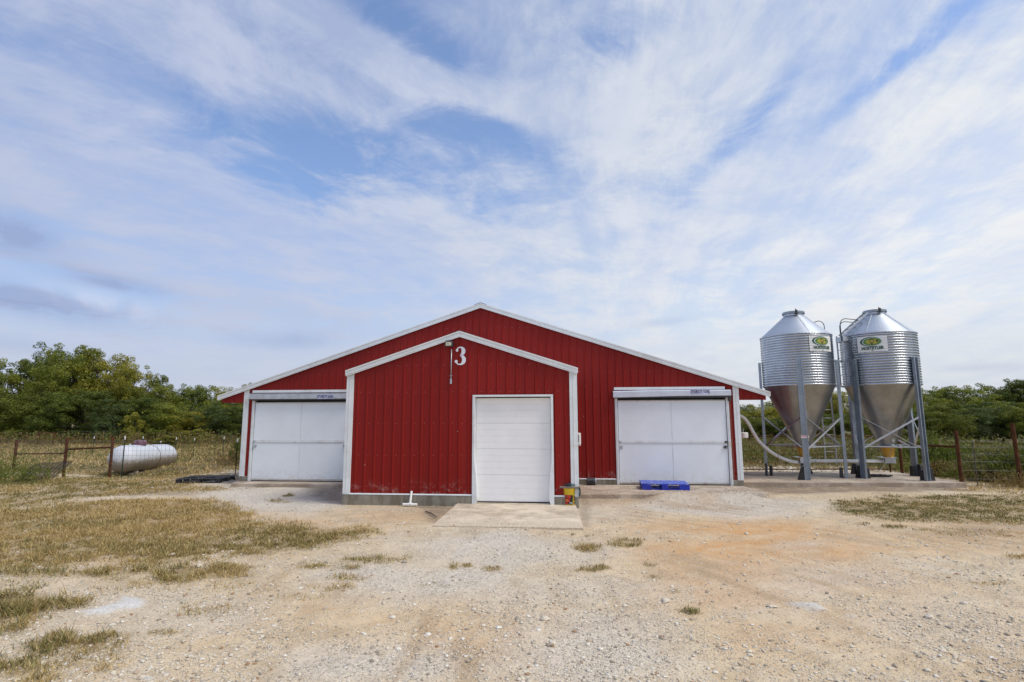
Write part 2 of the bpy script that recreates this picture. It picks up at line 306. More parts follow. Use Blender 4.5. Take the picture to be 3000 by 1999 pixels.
def groundmat():
    m_ = bpy.data.materials.new('gravel_ground'); m_.use_nodes = True; k = NT(m_.node_tree); bs = k.n['Principled BSDF']
    tc = k.add('ShaderNodeTexCoord', out=3)
    at = k.n.new('ShaderNodeAttribute'); at.attribute_name = 'zone'
    zs = k.n.new('ShaderNodeSeparateColor'); k.set(zs, 0, at.outputs[0]); gr, orr, wh = zs.outputs
    at2 = k.n.new('ShaderNodeAttribute'); at2.attribute_name = 'zone_b'
    z2 = k.n.new('ShaderNodeSeparateColor'); k.set(z2, 0, at2.outputs[0]); rock, shade_dark, far = z2.outputs
    big = k.noise(tc, .55, 5, .6, .4); mid_ = k.noise(tc, 2.7, 6, .65, .3); fin = k.noise(tc, 22, 5, .7)
    sand = k.mix(k.sstep(big, .35, .65), (.69, .53, .335), (.70, .575, .40))
    sand = k.mix(k.sstep(mid_, .42, .66, 0, .6), sand, (.50, .365, .215))
    sand = k.mix(k.sstep(fin, .52, .72, 0, .55), sand, (.29, .22, .15))
    # stones of three sizes
    def stones(scale, lo, hi):
        v = k.n.new('ShaderNodeTexVoronoi'); k.set(v, 'Vector', tc); v.inputs['Scale'].default_value = scale
        cs = k.n.new('ShaderNodeSeparateColor'); k.set(cs, 0, v.outputs[1])
        c = k.ramp(cs.outputs[0], [(0, (.30, .25, .20)), (.2, (.57, .47, .33)), (.5, (.72, .62, .47)), (.8, (.78, .72, .60)), (1, (.84, .81, .73))])
        on = k.math('GREATER_THAN', cs.outputs[1], lo)
        shape = k.sstep(v.outputs[0], .52, .30)
        return c, k.math('MULTIPLY', on, shape), v.outputs[0]
    c1, f1, d1 = stones(48, .55, 1); c2, f2, d2 = stones(95, .45, 1); c3, f3, d3 = stones(21, .86, 1)
    dens = k.math('ADD', k.sstep(k.noise(tc, 1.6, 5, .7, .5), .36, .62, .25, .95), k.math('MULTIPLY', wh, .3), clamp=True)
    dens = k.math('MULTIPLY', dens, k.math('SUBTRACT', 1, k.math('MULTIPLY', orr, .55)))
    c = k.mix(k.math('MULTIPLY', f2, dens), sand, c2)
    c = k.mix(k.math('MULTIPLY', f1, dens), c, c1)
    c = k.mix(k.math('MULTIPLY', f3, dens), c, c3)
    c = k.mix(k.math('MULTIPLY', orr, k.sstep(k.noise(tc, 1.9, 6, .65, .6), .30, .62, .25, .92)), c, (.60, .34, .15), 'MIX')
    c = k.mix(k.math('MULTIPLY', wh, .72), c, k.mix(k.sstep(fin, .4, .62), (.78, .75, .70), (.60, .56, .49)))
    c = k.mix(k.math('MULTIPLY', rock, k.sstep(mid_, .25, .45, .6, 1)), c, k.mix(k.sstep(fin, .45, .7, 0, .6), (.72, .70, .66), (.50, .44, .36)))
    tk_ = k.add('ShaderNodeAttribute', {'attribute_name': 'track'}, {}, 2)
    c = k.mix(k.sstep(tk_, .08, .6, 0, .75), c, (.70, .60, .46)); c = k.mix(k.sstep(tk_, -.08, -.6, 0, .85), c, (.48, .345, .21))
    litter = k.mix(k.sstep(k.noise(tc, 9, 6, .7), .38, .62), (.24, .165, .085), (.46, .35, .19))
    c = k.mix(gr, c, litter)
    c = k.mix(k.math('MULTIPLY', shade_dark, k.sstep(k.noise(tc, 3.5, 6, .7), .3, .55, .4, 1)), c, (.24, .185, .14))  # darkens the ground: painted shade by the front room plus other darker patches
    c = k.mix(far, c, k.mix(k.sstep(k.noise(tc, .5, 6, .65), .4, .6), (.20, .165, .085), (.10, .105, .042)))
    k.set(bs, 'Base Color', c); bs.inputs['Roughness'].default_value = .95; bs.inputs['Specular IOR Level'].default_value = .15
    h = k.math('ADD', k.math('MULTIPLY', k.math('MULTIPLY', f1, dens), .9), k.math('MULTIPLY', k.math('MULTIPLY', f2, dens), .5))
    h = k.math('ADD', h, k.math('MULTIPLY', k.math('MULTIPLY', f3, dens), 1.6))
    h = k.math('ADD', h, k.math('MULTIPLY', fin, 1.2))
    k.set(bs, 'Normal', k.add('ShaderNodeBump', {}, {'Strength': 1.0, 'Distance': .014, 'Height': h}))
    return m_
M_ground = groundmat()
# ------------------------------------------------------------------ mesh helpers
def link(o, parent=None):
    COL.objects.link(o)
    if parent is not None: o.parent = parent
    return o
def tag(o, label=None, cat=None, group=None, kind=None):
    if label: o['label'] = label
    if cat: o['category'] = cat
    if group: o['group'] = group
    if kind: o['kind'] = kind
    return o
def empty(name, loc, label, cat, group=None, rz=0):
    o = bpy.data.objects.new(name, None); o.location = loc; o.rotation_euler = (0, 0, rz); link(o)
    return tag(o, label, cat, group)
class MB:
    def __init__(s): s.v = []; s.f = []
    def quad(s, *p): 
        n = len(s.v); s.v += [tuple(q) for q in p]; s.f.append(tuple(range(n, n+len(p)))); return s
    def box(s, a, b):
        x0, y0, z0 = a; x1, y1, z1 = b; n = len(s.v)
        s.v += [(x0, y0, z0), (x1, y0, z0), (x1, y1, z0), (x0, y1, z0), (x0, y0, z1), (x1, y0, z1), (x1, y1, z1), (x0, y1, z1)]
        s.f += [(n, n+3, n+2, n+1), (n+4, n+5, n+6, n+7), (n, n+1, n+5, n+4), (n+1, n+2, n+6, n+5), (n+2, n+3, n+7, n+6), (n+3, n, n+4, n+7)]
        return s
    def prism(s, poly, d):
        """poly: list of 3-D points (ccw seen from -d), extruded by vector d"""
        n = len(s.v); k = len(poly); d = Vector(d)
        s.v += [tuple(p) for p in poly]+[tuple(Vector(p)+d) for p in poly]
        s.f.append(tuple(range(n, n+k))); s.f.append(tuple(range(n+2*k-1, n+k-1, -1)))
        for i in range(k): j = (i+1) % k; s.f.append((n+j, n+i, n+k+i, n+k+j))
        return s
    def bar(s, a, b, w, h=None, up_=(0, 0, 1)):
        """rectangular bar from a to b"""
        h = h or w; a = Vector(a); b = Vector(b); t = (b-a).normalized(); u = Vector(up_)
        if abs(t.dot(u)) > .98: u = Vector((0, 1, 0))
        x = t.cross(u).normalized(); y = x.cross(t)
        q = [a+x*sx*w/2+y*sy*h/2 for sx, sy in ((-1, -1), (1, -1), (1, 1), (-1, 1))]
        return s.prism(q, b-a)
    def tube(s, pts, r, n=8, cap=True):
        pts = [Vector(p) for p in pts]; base = len(s.v); rr = r if hasattr(r, '__len__') else [r]*len(pts); pu = None
        for i, p in enumerate(pts):
            t = (pts[min(i+1, len(pts)-1)]-pts[max(i-1, 0)]).normalized()
            if pu is None:
                pu = Vector((0, 0, 1)) if abs(t.z) < .9 else Vector((1, 0, 0))
            x = t.cross(pu).normalized(); y = x.cross(t); pu = y
            s.v += [tuple(p+(x*math.cos(2*PI*k/n)+y*math.sin(2*PI*k/n))*rr[i]) for k in range(n)]
        for i in range(len(pts)-1):
            for k in range(n):
                a = base+i*n+k; b = base+i*n+(k+1) % n; s.f.append((a, b, b+n, a+n))
        if cap: s.f.append(tuple(base+k for k in range(n-1, -1, -1))); e = base+(len(pts)-1)*n; s.f.append(tuple(e+k for k in range(n)))
        return s
    def lathe(s, prof, c=(0, 0, 0), n=32, cap=False, a0=0, a1=2*PI):
        """prof: (r, z) list revolved round the vertical through c"""
        base = len(s.v); full = abs(a1-a0-2*PI) < 1e-6; m_ = n if full else n+1
        for r_, z in prof:
            for k in range(m_):
                a = a0+(a1-a0)*k/n; s.v.append((c[0]+r_*math.cos(a), c[1]+r_*math.sin(a), c[2]+z))
        for i in range(len(prof)-1):
            for k in range(n):
                k2 = (k+1) % m_; s.f.append((base+i*m_+k, base+i*m_+k2, base+(i+1)*m_+k2, base+(i+1)*m_+k))
        if cap:
            s.f.append(tuple(base+k for k in range(m_-1, -1, -1))); e = base+(len(prof)-1)*m_; s.f.append(tuple(e+k for k in range(m_)))
        return s
    def build(s, name, m_, parent=None, smooth=False, bevel=0, angle=None):
        me = bpy.data.meshes.new(name); off = Vector((0, 0, 0))
        if parent is not None:
            p = parent; 
            while p is not None: off = off+Vector(p.location); p = p.parent
        me.from_pydata([tuple(Vector(q)-off) for q in s.v] if parent is not None else s.v, [], s.f); me.update()
        if smooth:
            me.shade_smooth()
        me.materials.append(m_)
        o = bpy.data.objects.new(name, me); link(o, parent)
        if smooth and angle:
            me.set_sharp_from_angle(angle=math.radians(angle))
        if bevel:
            b = o.modifiers.new('bevel', 'BEVEL'); b.width = bevel; b.segments = 2; b.limit_method = 'ANGLE'; b.angle_limit = math.radians(40)
        return o
def npmesh(name, verts, faces, m_, parent=None, attrs=None, smooth=False, domain='POINT'):
    """verts (n,3), faces (m,k) arrays with k constant"""
    me = bpy.data.meshes.new(name); n, k = faces.shape
    me.vertices.add(len(verts)); me.vertices.foreach_set('co', np.ascontiguousarray(verts, dtype=np.float32).ravel())
    me.loops.add(n*k); me.loops.foreach_set('vertex_index', np.ascontiguousarray(faces, dtype=np.int32).ravel())
    me.polygons.add(n); me.polygons.foreach_set('loop_start', np.arange(n, dtype=np.int32)*k)
    me.update(calc_edges=True)
    if smooth: me.shade_smooth()
    for an, (typ, dat) in (attrs or {}).items():
        a = me.attributes.new(an, typ, domain)
        a.data.foreach_set('color' if 'COLOR' in typ else 'value', np.ascontiguousarray(dat, dtype=np.float32).ravel())
    me.materials.append(m_)
    o = bpy.data.objects.new(name, me); link(o, parent); return o
def world_text(body, size, name, m_, xf, parent, ext=.001, bold=.0):
    """text turned into a mesh whose points are mapped by xf(x, y, z)"""
    cu = bpy.data.curves.new('t', 'FONT'); cu.body = body; cu.size = size; cu.align_x = 'CENTER'; cu.align_y = 'CENTER'; cu.extrude = ext; cu.offset = bold; cu.resolution_u = 3
    to = bpy.data.objects.new('t', cu); COL.objects.link(to); dg = bpy.context.evaluated_depsgraph_get()
    me = bpy.data.meshes.new_from_object(to.evaluated_get(dg)); bpy.data.objects.remove(to)
    off = Vector((0, 0, 0)); p = parent
    while p is not None: off = off+Vector(p.location); p = p.parent
    for v in me.vertices: v.co = Vector(xf(*v.co))-off
    me.name = name; me.materials.clear(); me.materials.append(m_)
    return link(bpy.data.objects.new(name, me), parent)
# ------------------------------------------------------------------ ground zones
def poly_px(pts, z=0.): return np.array([tuple(onz(x, y, z))[:2] for x, y in pts])
def sdist(poly, X, Y):
    """signed distance to polygon, positive inside"""
    n = len(poly); d = np.full(X.shape, 1e9); ins = np.zeros(X.shape, bool)
    for i in range(n):
        ax, ay = poly[i]; bx, by = poly[(i+1) % n]; ex, ey = bx-ax, by-ay
        t = np.clip(((X-ax)*ex+(Y-ay)*ey)/(ex*ex+ey*ey+1e-9), 0, 1)
        d = np.minimum(d, np.hypot(X-ax-t*ex, Y-ay-t*ey))
        c = ((ay > Y) != (by > Y)) & (X < (bx-ax)*(Y-ay)/(by-ay+1e-12)+ax); ins ^= c
    return np.where(ins, d, -d)
def ell(x, y, rx, ry, n=14):
    return poly_px([(x+rx*math.cos(a), y+ry*math.sin(a)) for a in np.linspace(0, 2*PI, n, endpoint=False)])
def soft(d, w): t = np.clip((d+w)/(2*w), 0, 1); return t*t*(3-2*t)
# (polygon, edge width in m, density, green share, blade length)
GZ = [
 (poly_px([(-400, 1092), (0, 1088), (200, 1087), (430, 1086), (520, 1092), (415, 1105), (440, 1118), (500, 1126), (380, 1134), (200, 1140), (90, 1160), (-400, 1180)]), .5, .75, .30, .07),
 (poly_px([(-500, 1165), (60, 1172), (180, 1155), (330, 1148), (470, 1150), (560, 1175), (560, 1192), (640, 1202), (740, 1212), (835, 1219), (828, 1228), (735, 1245), (700, 1258), (650, 1268), (520, 1272), (470, 1282), (410, 1294), (300, 1290), (160, 1298), (60, 1308), (-500, 1345)]), .28, 1.0, .10, .085),
 (ell(470, 1315, 105, 13), .15, .9, .30, .10), (ell(410, 1330, 45, 9), .12, 1., .3, .11), (ell(545, 1303, 42, 6), .1, .9, .3, .08),
 (ell(90, 1316, 105, 9), .15, .85, .45, .10), (ell(210, 1316, 65, 6), .1, .8, .5, .09), (ell(310, 1310, 70, 7), .12, .8, .3, .09), (ell(30, 1345, 60, 10), .12, .5, .3, .08),
 (poly_px([(-300, 1365), (60, 1368), (130, 1380), (110, 1400), (60, 1412), (40, 1440), (-300, 1460)]), .18, .95, .18, .12),
 (ell(150, 1385, 38, 10), .10, .8, .2, .09), (ell(60, 1415, 40, 12), .12, .6, .2, .08),
 (ell(170, 1475, 85, 22), .14, .8, .15, .10), (ell(235, 1458, 60, 8), .08, .5, .2, .07), (ell(50, 1530, 70, 22), .14, .6, .2, .08), (ell(210, 1520, 45, 16), .1, .4, .1, .06), (ell(80, 1575, 60, 20), .1, .5, .3, .08),
 (ell(370, 1450, 30, 4), .05, .6, .1, .05), (ell(470, 1395, 60, 10), .15, .30, .1, .05), (ell(300, 1335, 60, 10), .2, .3, .2, .05), (ell(500, 1345, 110, 14), .3, .22, .1, .05),
 (ell(725, 1297, 40, 7), .1, .7, .5, .07), (ell(860, 1283, 70, 7), .12, .6, .35, .06), (ell(790, 1305, 30, 5), .08, .5, .7, .06), (ell(800, 1325, 40, 6), .08, .5, .5, .05),
 (ell(760, 1348, 40, 5), .1, .5, .4, .05), (ell(690, 1370, 50, 5), .1, .3, .3, .04), (ell(985, 1340, 40, 4), .1, .15, .2, .03),
 (ell(1040, 1303, 6, 4), .04, 1., .3, .10), (ell(1072, 1299, 10, 3), .04, .8, .05, .05), (ell(1128, 1303, 22, 6), .06, .6, .1, .05), (ell(1160, 1207, 38, 4), .05, .8, .35, .05), (ell(1140, 1207, 70, 3), .05, .4, .2, .04),
 (ell(1352, 1258, 30, 9), .07, 1., .35, .08), (ell(1432, 1249, 34, 9), .08, .9, .15, .07), (ell(1450, 1242, 26, 5), .07, .8, .1, .06), (ell(1350, 1309, 32, 5), .07, .8, .12, .05), (ell(1385, 1304, 18, 5), .05, .8, .3, .06), (ell(1330, 1246, 14, 3), .04, .7, .1, .04),
 (ell(1495, 1299, 14, 3), .04, .8, .2, .05), (ell(1585, 1408, 18, 6), .05, .9, .6, .06), (ell(1590, 1424, 8, 2), .03, .6, .5, .04), (ell(1500, 1325, 14, 3), .05, .5, .2, .04), (ell(1545, 1360, 12, 3), .04, .5, .4, .04),
 (ell(1315, 1227, 5, 2), .03, .9, .7, .04), (ell(1350, 1230, 5, 2), .03, .9, .7, .04),
 (poly_px([(1925, 1150), (2060, 1141), (2353, 1136), (2700, 1132), (2700, 1215), (2353, 1206), (2180, 1202), (2060, 1198), (1980, 1188), (1930, 1172)]), .22, .85, .50, .055),
 (poly_px([(2205, 1110), (2353, 1112), (2700, 1112), (2700, 1135), (2353, 1133), (2200, 1128)]), .3, .5, .15, .08),
 (ell(2055, 1211, 24, 4), .08, .8, .7, .06), (ell(2165, 1217, 60, 4), .1, .6, .5, .05), (ell(2240, 1224, 90, 5), .12, .55, .45, .05), (ell(2330, 1230, 60, 5), .12, .5, .3, .05), (ell(1980, 1205, 14, 3), .06, .6, .6, .05), (ell(2345, 1282, 30, 4), .06, .5, .2, .05), (ell(2280, 1340, 40, 4), .08, .3, .2, .04),
 (ell(640, 1152, 26, 5), .12, .4, .5, .06), (ell(560, 1118, 70, 7), .25, .2, .2, .05), (ell(660, 1140, 14, 3), .06, .7, .9, .07),
]
BEHIND_L = np.array([(-200., 20.6), (-19.2, 20.4), (-16.4, 19.5), (-14.2, 20.5), (-13, 21.8), (-11.6, 24.5), (-10.6, 60.), (-200, 120.)])
BEHIND_R = np.array([(6.2, 24.0), (12.4, 22.2), (12.9, 19.6), (200, 19.6), (200, 120.), (5.5, 120.)])
FAR = np.array([(-900., 44.), (-10, 44.), (-10, 36), (5, 36.), (900., 36.), (900., 900.), (-900., 900.)])
def zones(X, Y):
    wob = (fbm(X*1.1, Y*1.1, 5, 3)-.5)*1.3; wob2 = (fbm(X*4, Y*4, 3, 9)-.5)
    g = np.zeros(X.shape); gn = np.zeros(X.shape); ln = np.full(X.shape, .05)
    for poly, w, dn_, gg, le in GZ:
        x0, y0 = poly.min(0)-2*w-.4; x1, y1 = poly.max(0)+2*w+.4
        ix = (X > x0) & (X < x1) & (Y > y0) & (Y < y1)
        if not ix.any(): continue
        d = sdist(poly, X[ix], Y[ix])+(wob[ix]*.9+wob2[ix]*.9)*w*1.5
        q = soft(d, w*1.5)*dn_; better = q > g[ix]
        g[ix] = np.maximum(g[ix], q); t = gn[ix]; t[better] = gg; gn[ix] = t; t = ln[ix]; t[better] = le; ln[ix] = t
    for poly, gg in ((BEHIND_L, .18), (BEHIND_R, .45)):
        q = soft(sdist(poly, X, Y)+wob*.8, .5)*.95; b = q > g; g = np.maximum(g, q); gn[b] = gg; ln[b] = .13
    keep = np.clip(.10+1.55*(fbm(X*.9+7, Y*.9, 4, 21)), 0, 1); g = g*keep
    return g, gn, ln
ORANGE = [(ell(1740, 1245, 230, 45), 1.2, 1.0), (ell(1650, 1330, 190, 60), 1.1, .75), (ell(1880, 1320, 150, 40), .9, .55), (ell(2230, 1240, 250, 30), 1.2, .45), (ell(1240, 1450, 110, 40), .5, .5), (ell(620, 1200, 260, 30), 1., .35), (ell(1850, 1450, 260, 70), .6, .35), (ell(350, 1165, 200, 15), .8, .6), (ell(1500, 1210, 100, 20), .5, .5), (ell(800, 1420, 300, 70), 1., .22), (ell(1050, 1460, 90, 45), .4, .5), (ell(900, 1190, 120, 14), .6, .5)]
WHITE = [(poly_px([(455, 1118), (520, 1112), (790, 1112), (790, 1165), (700, 1185), (560, 1172), (500, 1150)]), .6, .9), (ell(1120, 1260, 200, 45), 1.2, .85), (ell(980, 1320, 170, 30), .8, .8), (ell(1690, 1160, 200, 22), .8, .95), (ell(1400, 1180, 120, 20), .6, .35),
         (ell(1900, 1330, 120, 25), .8, .5), (ell(1750, 1360, 160, 60), .8, .25), (ell(1380, 1480, 220, 90), .5, .65), (ell(900, 1530, 260, 50), .4, .6), (ell(2150, 1420, 220, 60), .7, .3), (ell(1350, 1350, 240, 40), .8, .5), (ell(300, 1400, 250, 60), .6, .4), (ell(1830, 1250, 60, 8), .3, .5)]
ROCK = [(poly_px([(170, 1400), (220, 1390), (262, 1378), (280, 1362), (330, 1366), (345, 1376), (325, 1392), (270, 1397), (250, 1408), (190, 1410)]), .06, 1.), (poly_px([(1815, 1387), (1870, 1382), (1900, 1400), (1875, 1408), (1845, 1398)]), .05, 1.), (ell(1955, 1415, 14, 3), .04, .8), (ell(340, 1558, 14, 6), .02, 1)]
SHADE_DARK = [(poly_px([(700, 1112), (790, 1110), (790, 1156), (740, 1150)]), .3, .7), (poly_px([(960, 1160), (1055, 1156), (1000, 1200), (985, 1192)]), .2, .75), (poly_px([(1330, 1142), (1370, 1142), (1350, 1170), (1345, 1205)]), .15, .6), (poly_px([(1705, 1116), (2210, 1118), (2200, 1128), (1780, 1136)]), .25, .8), (ell(560, 1095, 60, 6), .3, .7), (ell(300, 1135, 150, 6), .3, .6), (poly_px([(1330, 1143), (1520, 1140), (1500, 1150), (1335, 1158)]), .3, .45), (ell(2290, 1215, 90, 10), .3, .4)]  # first patch paints the front room's soft shade; the rest are darker ground
def zsum(lst, X, Y, wb):
    o = np.zeros(X.shape)
    for poly, w, a in lst:
        x0, y0 = poly.min(0)-2*w-.5; x1, y1 = poly.max(0)+2*w+.5
        ix = (X > x0) & (X < x1) & (Y > y0) & (Y < y1)
        if ix.any(): o[ix] = np.maximum(o[ix], soft(sdist(poly, X[ix], Y[ix])+wb[ix]*w*2, w)*a)
    return o
MOUND = np.array([(1.9, 13.75), (4.75, 14.35), (4.6, 15.35), (3.4, 15.2), (2.4, 14.95)])
def gz(X, Y):
    X = np.asarray(X, float); Y = np.asarray(Y, float)
    flat = np.clip((np.maximum(np.abs(X-(-2.6))-3.2, 12.6-Y))/1.5, .12, 1)
    z = ((fbm(X*.35+3, Y*.35, 3, 5)-.5)*.07+(fbm(X*2.2, Y*2.2, 3, 6)-.5)*.028)*flat-.005
    z = z+(fbm(X*11, Y*11, 3, 8)-.5)*.014*np.clip(1-(Y-8)/8, 0, 1)
    z = z-.15*np.exp(-(((X+17)/4.2)**2+((Y-20.5)/2.6)**2))
    z = z+.125*soft(sdist(MOUND, X, Y)+(fbm(X*2, Y*2, 3, 44)-.5)*.5, .35)
    # shallow wheel ruts sweeping in from the right
    rx, ry = X+5., Y-3.; rr = np.hypot(rx, ry)
    m_ = np.clip((X-1)/3, 0, 1)*np.clip((14-Y)/3, 0, 1)
    for r_ in (8.6, 10.3, 12.2, 13.9): z = z-np.exp(-((rr-r_-.3*fbm(X*.5, Y*.5, 2, 4))/.20)**2)*.018*m_
    an = np.arctan2(ry, rx)
    for r_ in (8.75, 10.45, 12.4): z = z+np.exp(-((rr-r_)/.16)**2)*.004*np.sign(np.sin(an*rr/.045))*m_
    return z
def build_ground():
    yd = 3.6*np.exp(np.arange(0, 430)*.0052); yd = yd[yd < 34]
    rows = np.concatenate([np.linspace(-120, 3.4, 26), yd, yd[-1]*np.exp(np.arange(1, 60)*.058)])
    td = np.linspace(-1.12, 1.05, 420)
    a = np.exp(np.linspace(0, math.log(28), 26))[1:]
    cols = np.concatenate([-1.12*a[::-1], td, 1.05*a])
    w = np.maximum(rows, 3.6); X = cols[None, :]*w[:, None]; Y = np.repeat(rows[:, None], len(cols), 1)
    X, Y = X.ravel(), Y.ravel()
    g, gn, ln = zones(X, Y); wb = fbm(X*.9, Y*.9, 5, 31)-.5
    orr = zsum(ORANGE, X, Y, wb); wh = zsum(WHITE, X, Y, wb); rk = zsum(ROCK, X, Y, wb*1.5); shd = zsum(SHADE_DARK, X, Y, wb)
    far = np.clip((sdist(FAR, X, Y)+4)/8, 0, 1)*.9
    behind = np.maximum(soft(sdist(BEHIND_L, X, Y), .6), soft(sdist(BEHIND_R, X, Y), .6)); 
    z = gz(X, Y)+rk*.012
    nr, nc = len(rows), len(cols)
    i = (np.arange(nr-1)[:, None]*nc+np.arange(nc-1)[None, :]).ravel()
    F = np.stack([i, i+1, i+nc+1, i+nc], 1)
    one = np.ones_like(g)
    ru, au = np.hypot(X+5, Y-3), np.arctan2(Y-3, X+5)
    st_ = (fbm(ru*7.5, au*6, 4, 71)-.5)*1.0*(.4+1.2*fbm(X*.7, Y*.7, 3, 74)); mk = np.clip((X+.5)/2.5, 0, 1)*np.clip((14.2-Y)/1.5, 0, 1)
    ln2 = (fbm((X+.06*Y)*4.5, Y*.45, 4, 72)-.5)*1.8; mk2 = np.exp(-((X+.9+.03*Y)/2.6)**2)*np.clip((10.5-Y)/1., 0, 1)*.8
    track = (st_*mk+ln2*mk2*(1-mk*.6)+(fbm(X*.6, Y*.6, 4, 73)-.5)*1.1)*(1-g)
    o = npmesh('ground', np.stack([X, Y, z], 1), F, M_ground, None,
               {'zone': ('FLOAT_COLOR', np.stack([np.clip(g*1.15, 0, 1)*.9, orr, wh, one], 1)), 'zone_b': ('FLOAT_COLOR', np.stack([rk, shd, np.maximum(far, behind*.6), one], 1)), 'track': ('FLOAT', track)}, smooth=True)
    return tag(o, kind='structure')
build_ground()
def slab(name, top, zt, zb, m_):
    mb = MB(); mb.prism([(x, y, zb) for x, y in top][::-1], (0, 0, zt-zb)); o = mb.build(name, m_, bevel=.012); return tag(o, kind='structure')
mb = MB(); T_ = [(-2.60, 12.91, .062), (.14, 12.91, .062), (.25, 10.45, .030), (-2.60, 10.52, .012)]; B_ = [(x, y, -.2) for x, y, z in T_]
mb.v = T_+B_; mb.f = [(3, 2, 1, 0), (4, 5, 6, 7), (0, 1, 5, 4), (1, 2, 6, 5), (2, 3, 7, 6), (3, 0, 4, 7)]
tag(mb.build('concrete_ramp', M_ramp, bevel=.01), kind='structure')
slab('concrete_apron', [(.18, 14.34), (5.0, 14.95), (5.14, 15.1), (4.92, 16.50), (.18, 16.50)], .10, -.1, M_pad)
slab('concrete_doorstep', [(-10.15, 15.95), (-5.45, 15.95), (-5.45, 16.50), (-10.3, 16.50)], .10, -.1, M_pad)
slab('silo_pad', [(5.02, 17.12), (11.5, 17.55), (11.3, 20.6), (5.02, 20.6)], .13, -.1, M_pad)
# ------------------------------------------------------------------ barn
YB, YV, ZF = 16.59, 12.92, .257
XB, WB, WBT, ZBT, ZBE = -2.663, 7.603, 8.489, 5.576, 2.753
XV, WV, WVT, ZVT, ZVE = -2.577, 2.773, 2.822, 4.11, 3.182
barn = empty('barn', (XB, YB, 0), 'red ribbed metal barn with white trim, lower front room marked 3 and white doors', 'barn')
slB = (ZBT-ZBE)/WBT; slV = (ZVT-ZVE)/WVT
roofB = lambda x: ZBT-abs(x-XB)*slB-.06
roofV = lambda x: ZVT-abs(x-XV)*slV-.06
RIB = .2286
def sheet(x0, x1, xs, Y, zb, top, holes, sgn=-1):
    """one ribbed metal sheet on a wall facing -Y; ribs every .2286 m counted from xs; columns cut by holes (x0,x1,z0,z1)"""
    xsn = set([x0, x1])
    k = math.floor((x0-xs)/RIB)-1
    prof = {}
    while xs+k*RIB < x1+RIB:
        c = xs+k*RIB
        for dx_, dep in ((-.029, 0), (-.013, .019), (.013, .019), (.029, 0), (.078, 0), (.084, .003), (.090, 0), (.138, 0), (.144, .003), (.150, 0)):
            x = c+dx_
            if x0 < x < x1: xsn.add(x); prof[round(x, 5)] = dep
        k += 1
    for h in holes:
        for e in (h[0], h[1]):
            if x0 < e < x1: xsn.add(e)
    if x0 < XB < x1: xsn.add(XB)
    if x0 < XV < x1: xsn.add(XV)
    def dep(x):
        r_ = round(x, 5)
        if r_ in prof: return prof[r_]
        q = (x-xs+RIB/2) % RIB-RIB/2
        return .019 if abs(q) < .0131 else 0
    X = sorted(xsn); mb = MB()
    for a, b in zip(X[:-1], X[1:]):
        if b-a < 1e-5: continue
        mid = (a+b)/2; segs = [(zb, None)]
        for h in holes:
            if h[0] < mid < h[1]:
                out = []
                for lo, hi in segs:
                    if h[2] > lo+.001: out.append((lo, h[2]))
                    out.append((h[3], hi))
                segs = out
        ya, yb_ = Y-dep(a), Y-dep(b)
        for lo, hi in segs:
            ta = top(a) if hi is None else hi; tb = top(b) if hi is None else hi
            if ta <= lo+.002 and tb <= lo+.002: continue
            mb.quad((a, ya, lo), (b, yb_, lo), (b, yb_, max(tb, lo)), (a, ya, max(ta, lo)))
    return mb
def wall_front(xa, xb, xs, Y, zb, top, holes, wide=4):
    x = xa
    edges = [xa]; e = xs+math.ceil((xa-xs)/(RIB*wide))*RIB*wide+.04
    while e < xb-.02:
        if e > xa+.05: edges.append(e)
        e += RIB*wide
    edges.append(xb)
    for a, b in zip(edges[:-1], edges[1:]):
        mb = sheet(a, b, xs, Y, zb, top, holes)
        if mb.f: mb.build('wall_sheet', M_red, barn)
DL = 1.547; ZP0, ZP1 = .125, 2.543
doorsB = [(3.025, 'right'), (-8.353, 'left')]
holesB = [(c-DL-.05, c+DL+.05, -1, 2.62) for c, _ in doorsB]
wall_front(XB-WB, XB+WB, XB, YB, ZF, roofB, holesB)
XD, WD, ZD = -1.2986, .90, 2.52
wall_front(XV-WV, XV+WV, XV, YV, ZF, roofV, [(XD-WD, XD+WD, -1, ZD)])
# red eave ends outside the corner trims
for s_ in (-1, 1):
    xi, xo = XB+s_*WB, XB+s_*(WBT-.10); a, b = min(xi, xo), max(xi, xo)
    sheet(a, b, XB, YB, ony(535 if s_ < 0 else 1725, 926 if s_ < 0 else 919.5, YB).z, roofB, []).build('eave_sheet', M_red, barn)
LEN = 34.
# side walls (ribbed by bump-free flat panels, seen only edge on) and back wall
for nm, x, y0, y1, zb, zt in (('side_wall', XB-WB, YB+.001, YB+LEN, ZF, roofB(XB-WB)), ('side_wall', XB+WB, YB+.001, YB+LEN, ZF, roofB(XB+WB)),
                              ('side_wall', XV-WV, YV+.001, YB-.02, ZF, roofV(XV-WV)), ('side_wall', XV+WV, YV+.001, YB-.02, ZF, roofV(XV+WV))):
    mb = MB(); n = int((y1-y0)/RIB); ysl = [y0]
    sg = 1 if x > XV and x != XB-WB else -1
    for k in range(n):
        c = y0+(k+.5)*RIB; ysl += [c-.029, c-.013, c+.013, c+.029]
    ysl.append(y1)
    for i in range(len(ysl)-1):
        d0 = .019 if i > 0 and (i-1) % 4 in (1, 2) else 0; d1 = .019 if i < len(ysl)-2 and (i) % 4 in (1, 2) else 0
        p = [(x+sg*d0, ysl[i], zb), (x+sg*d1, ysl[i+1], zb), (x+sg*d1, ysl[i+1], zt), (x+sg*d0, ysl[i], zt)]
        mb.quad(*(p if sg > 0 else p[::-1]))
    mb.build(nm, M_red, barn)
mb = MB(); YE = YB+LEN
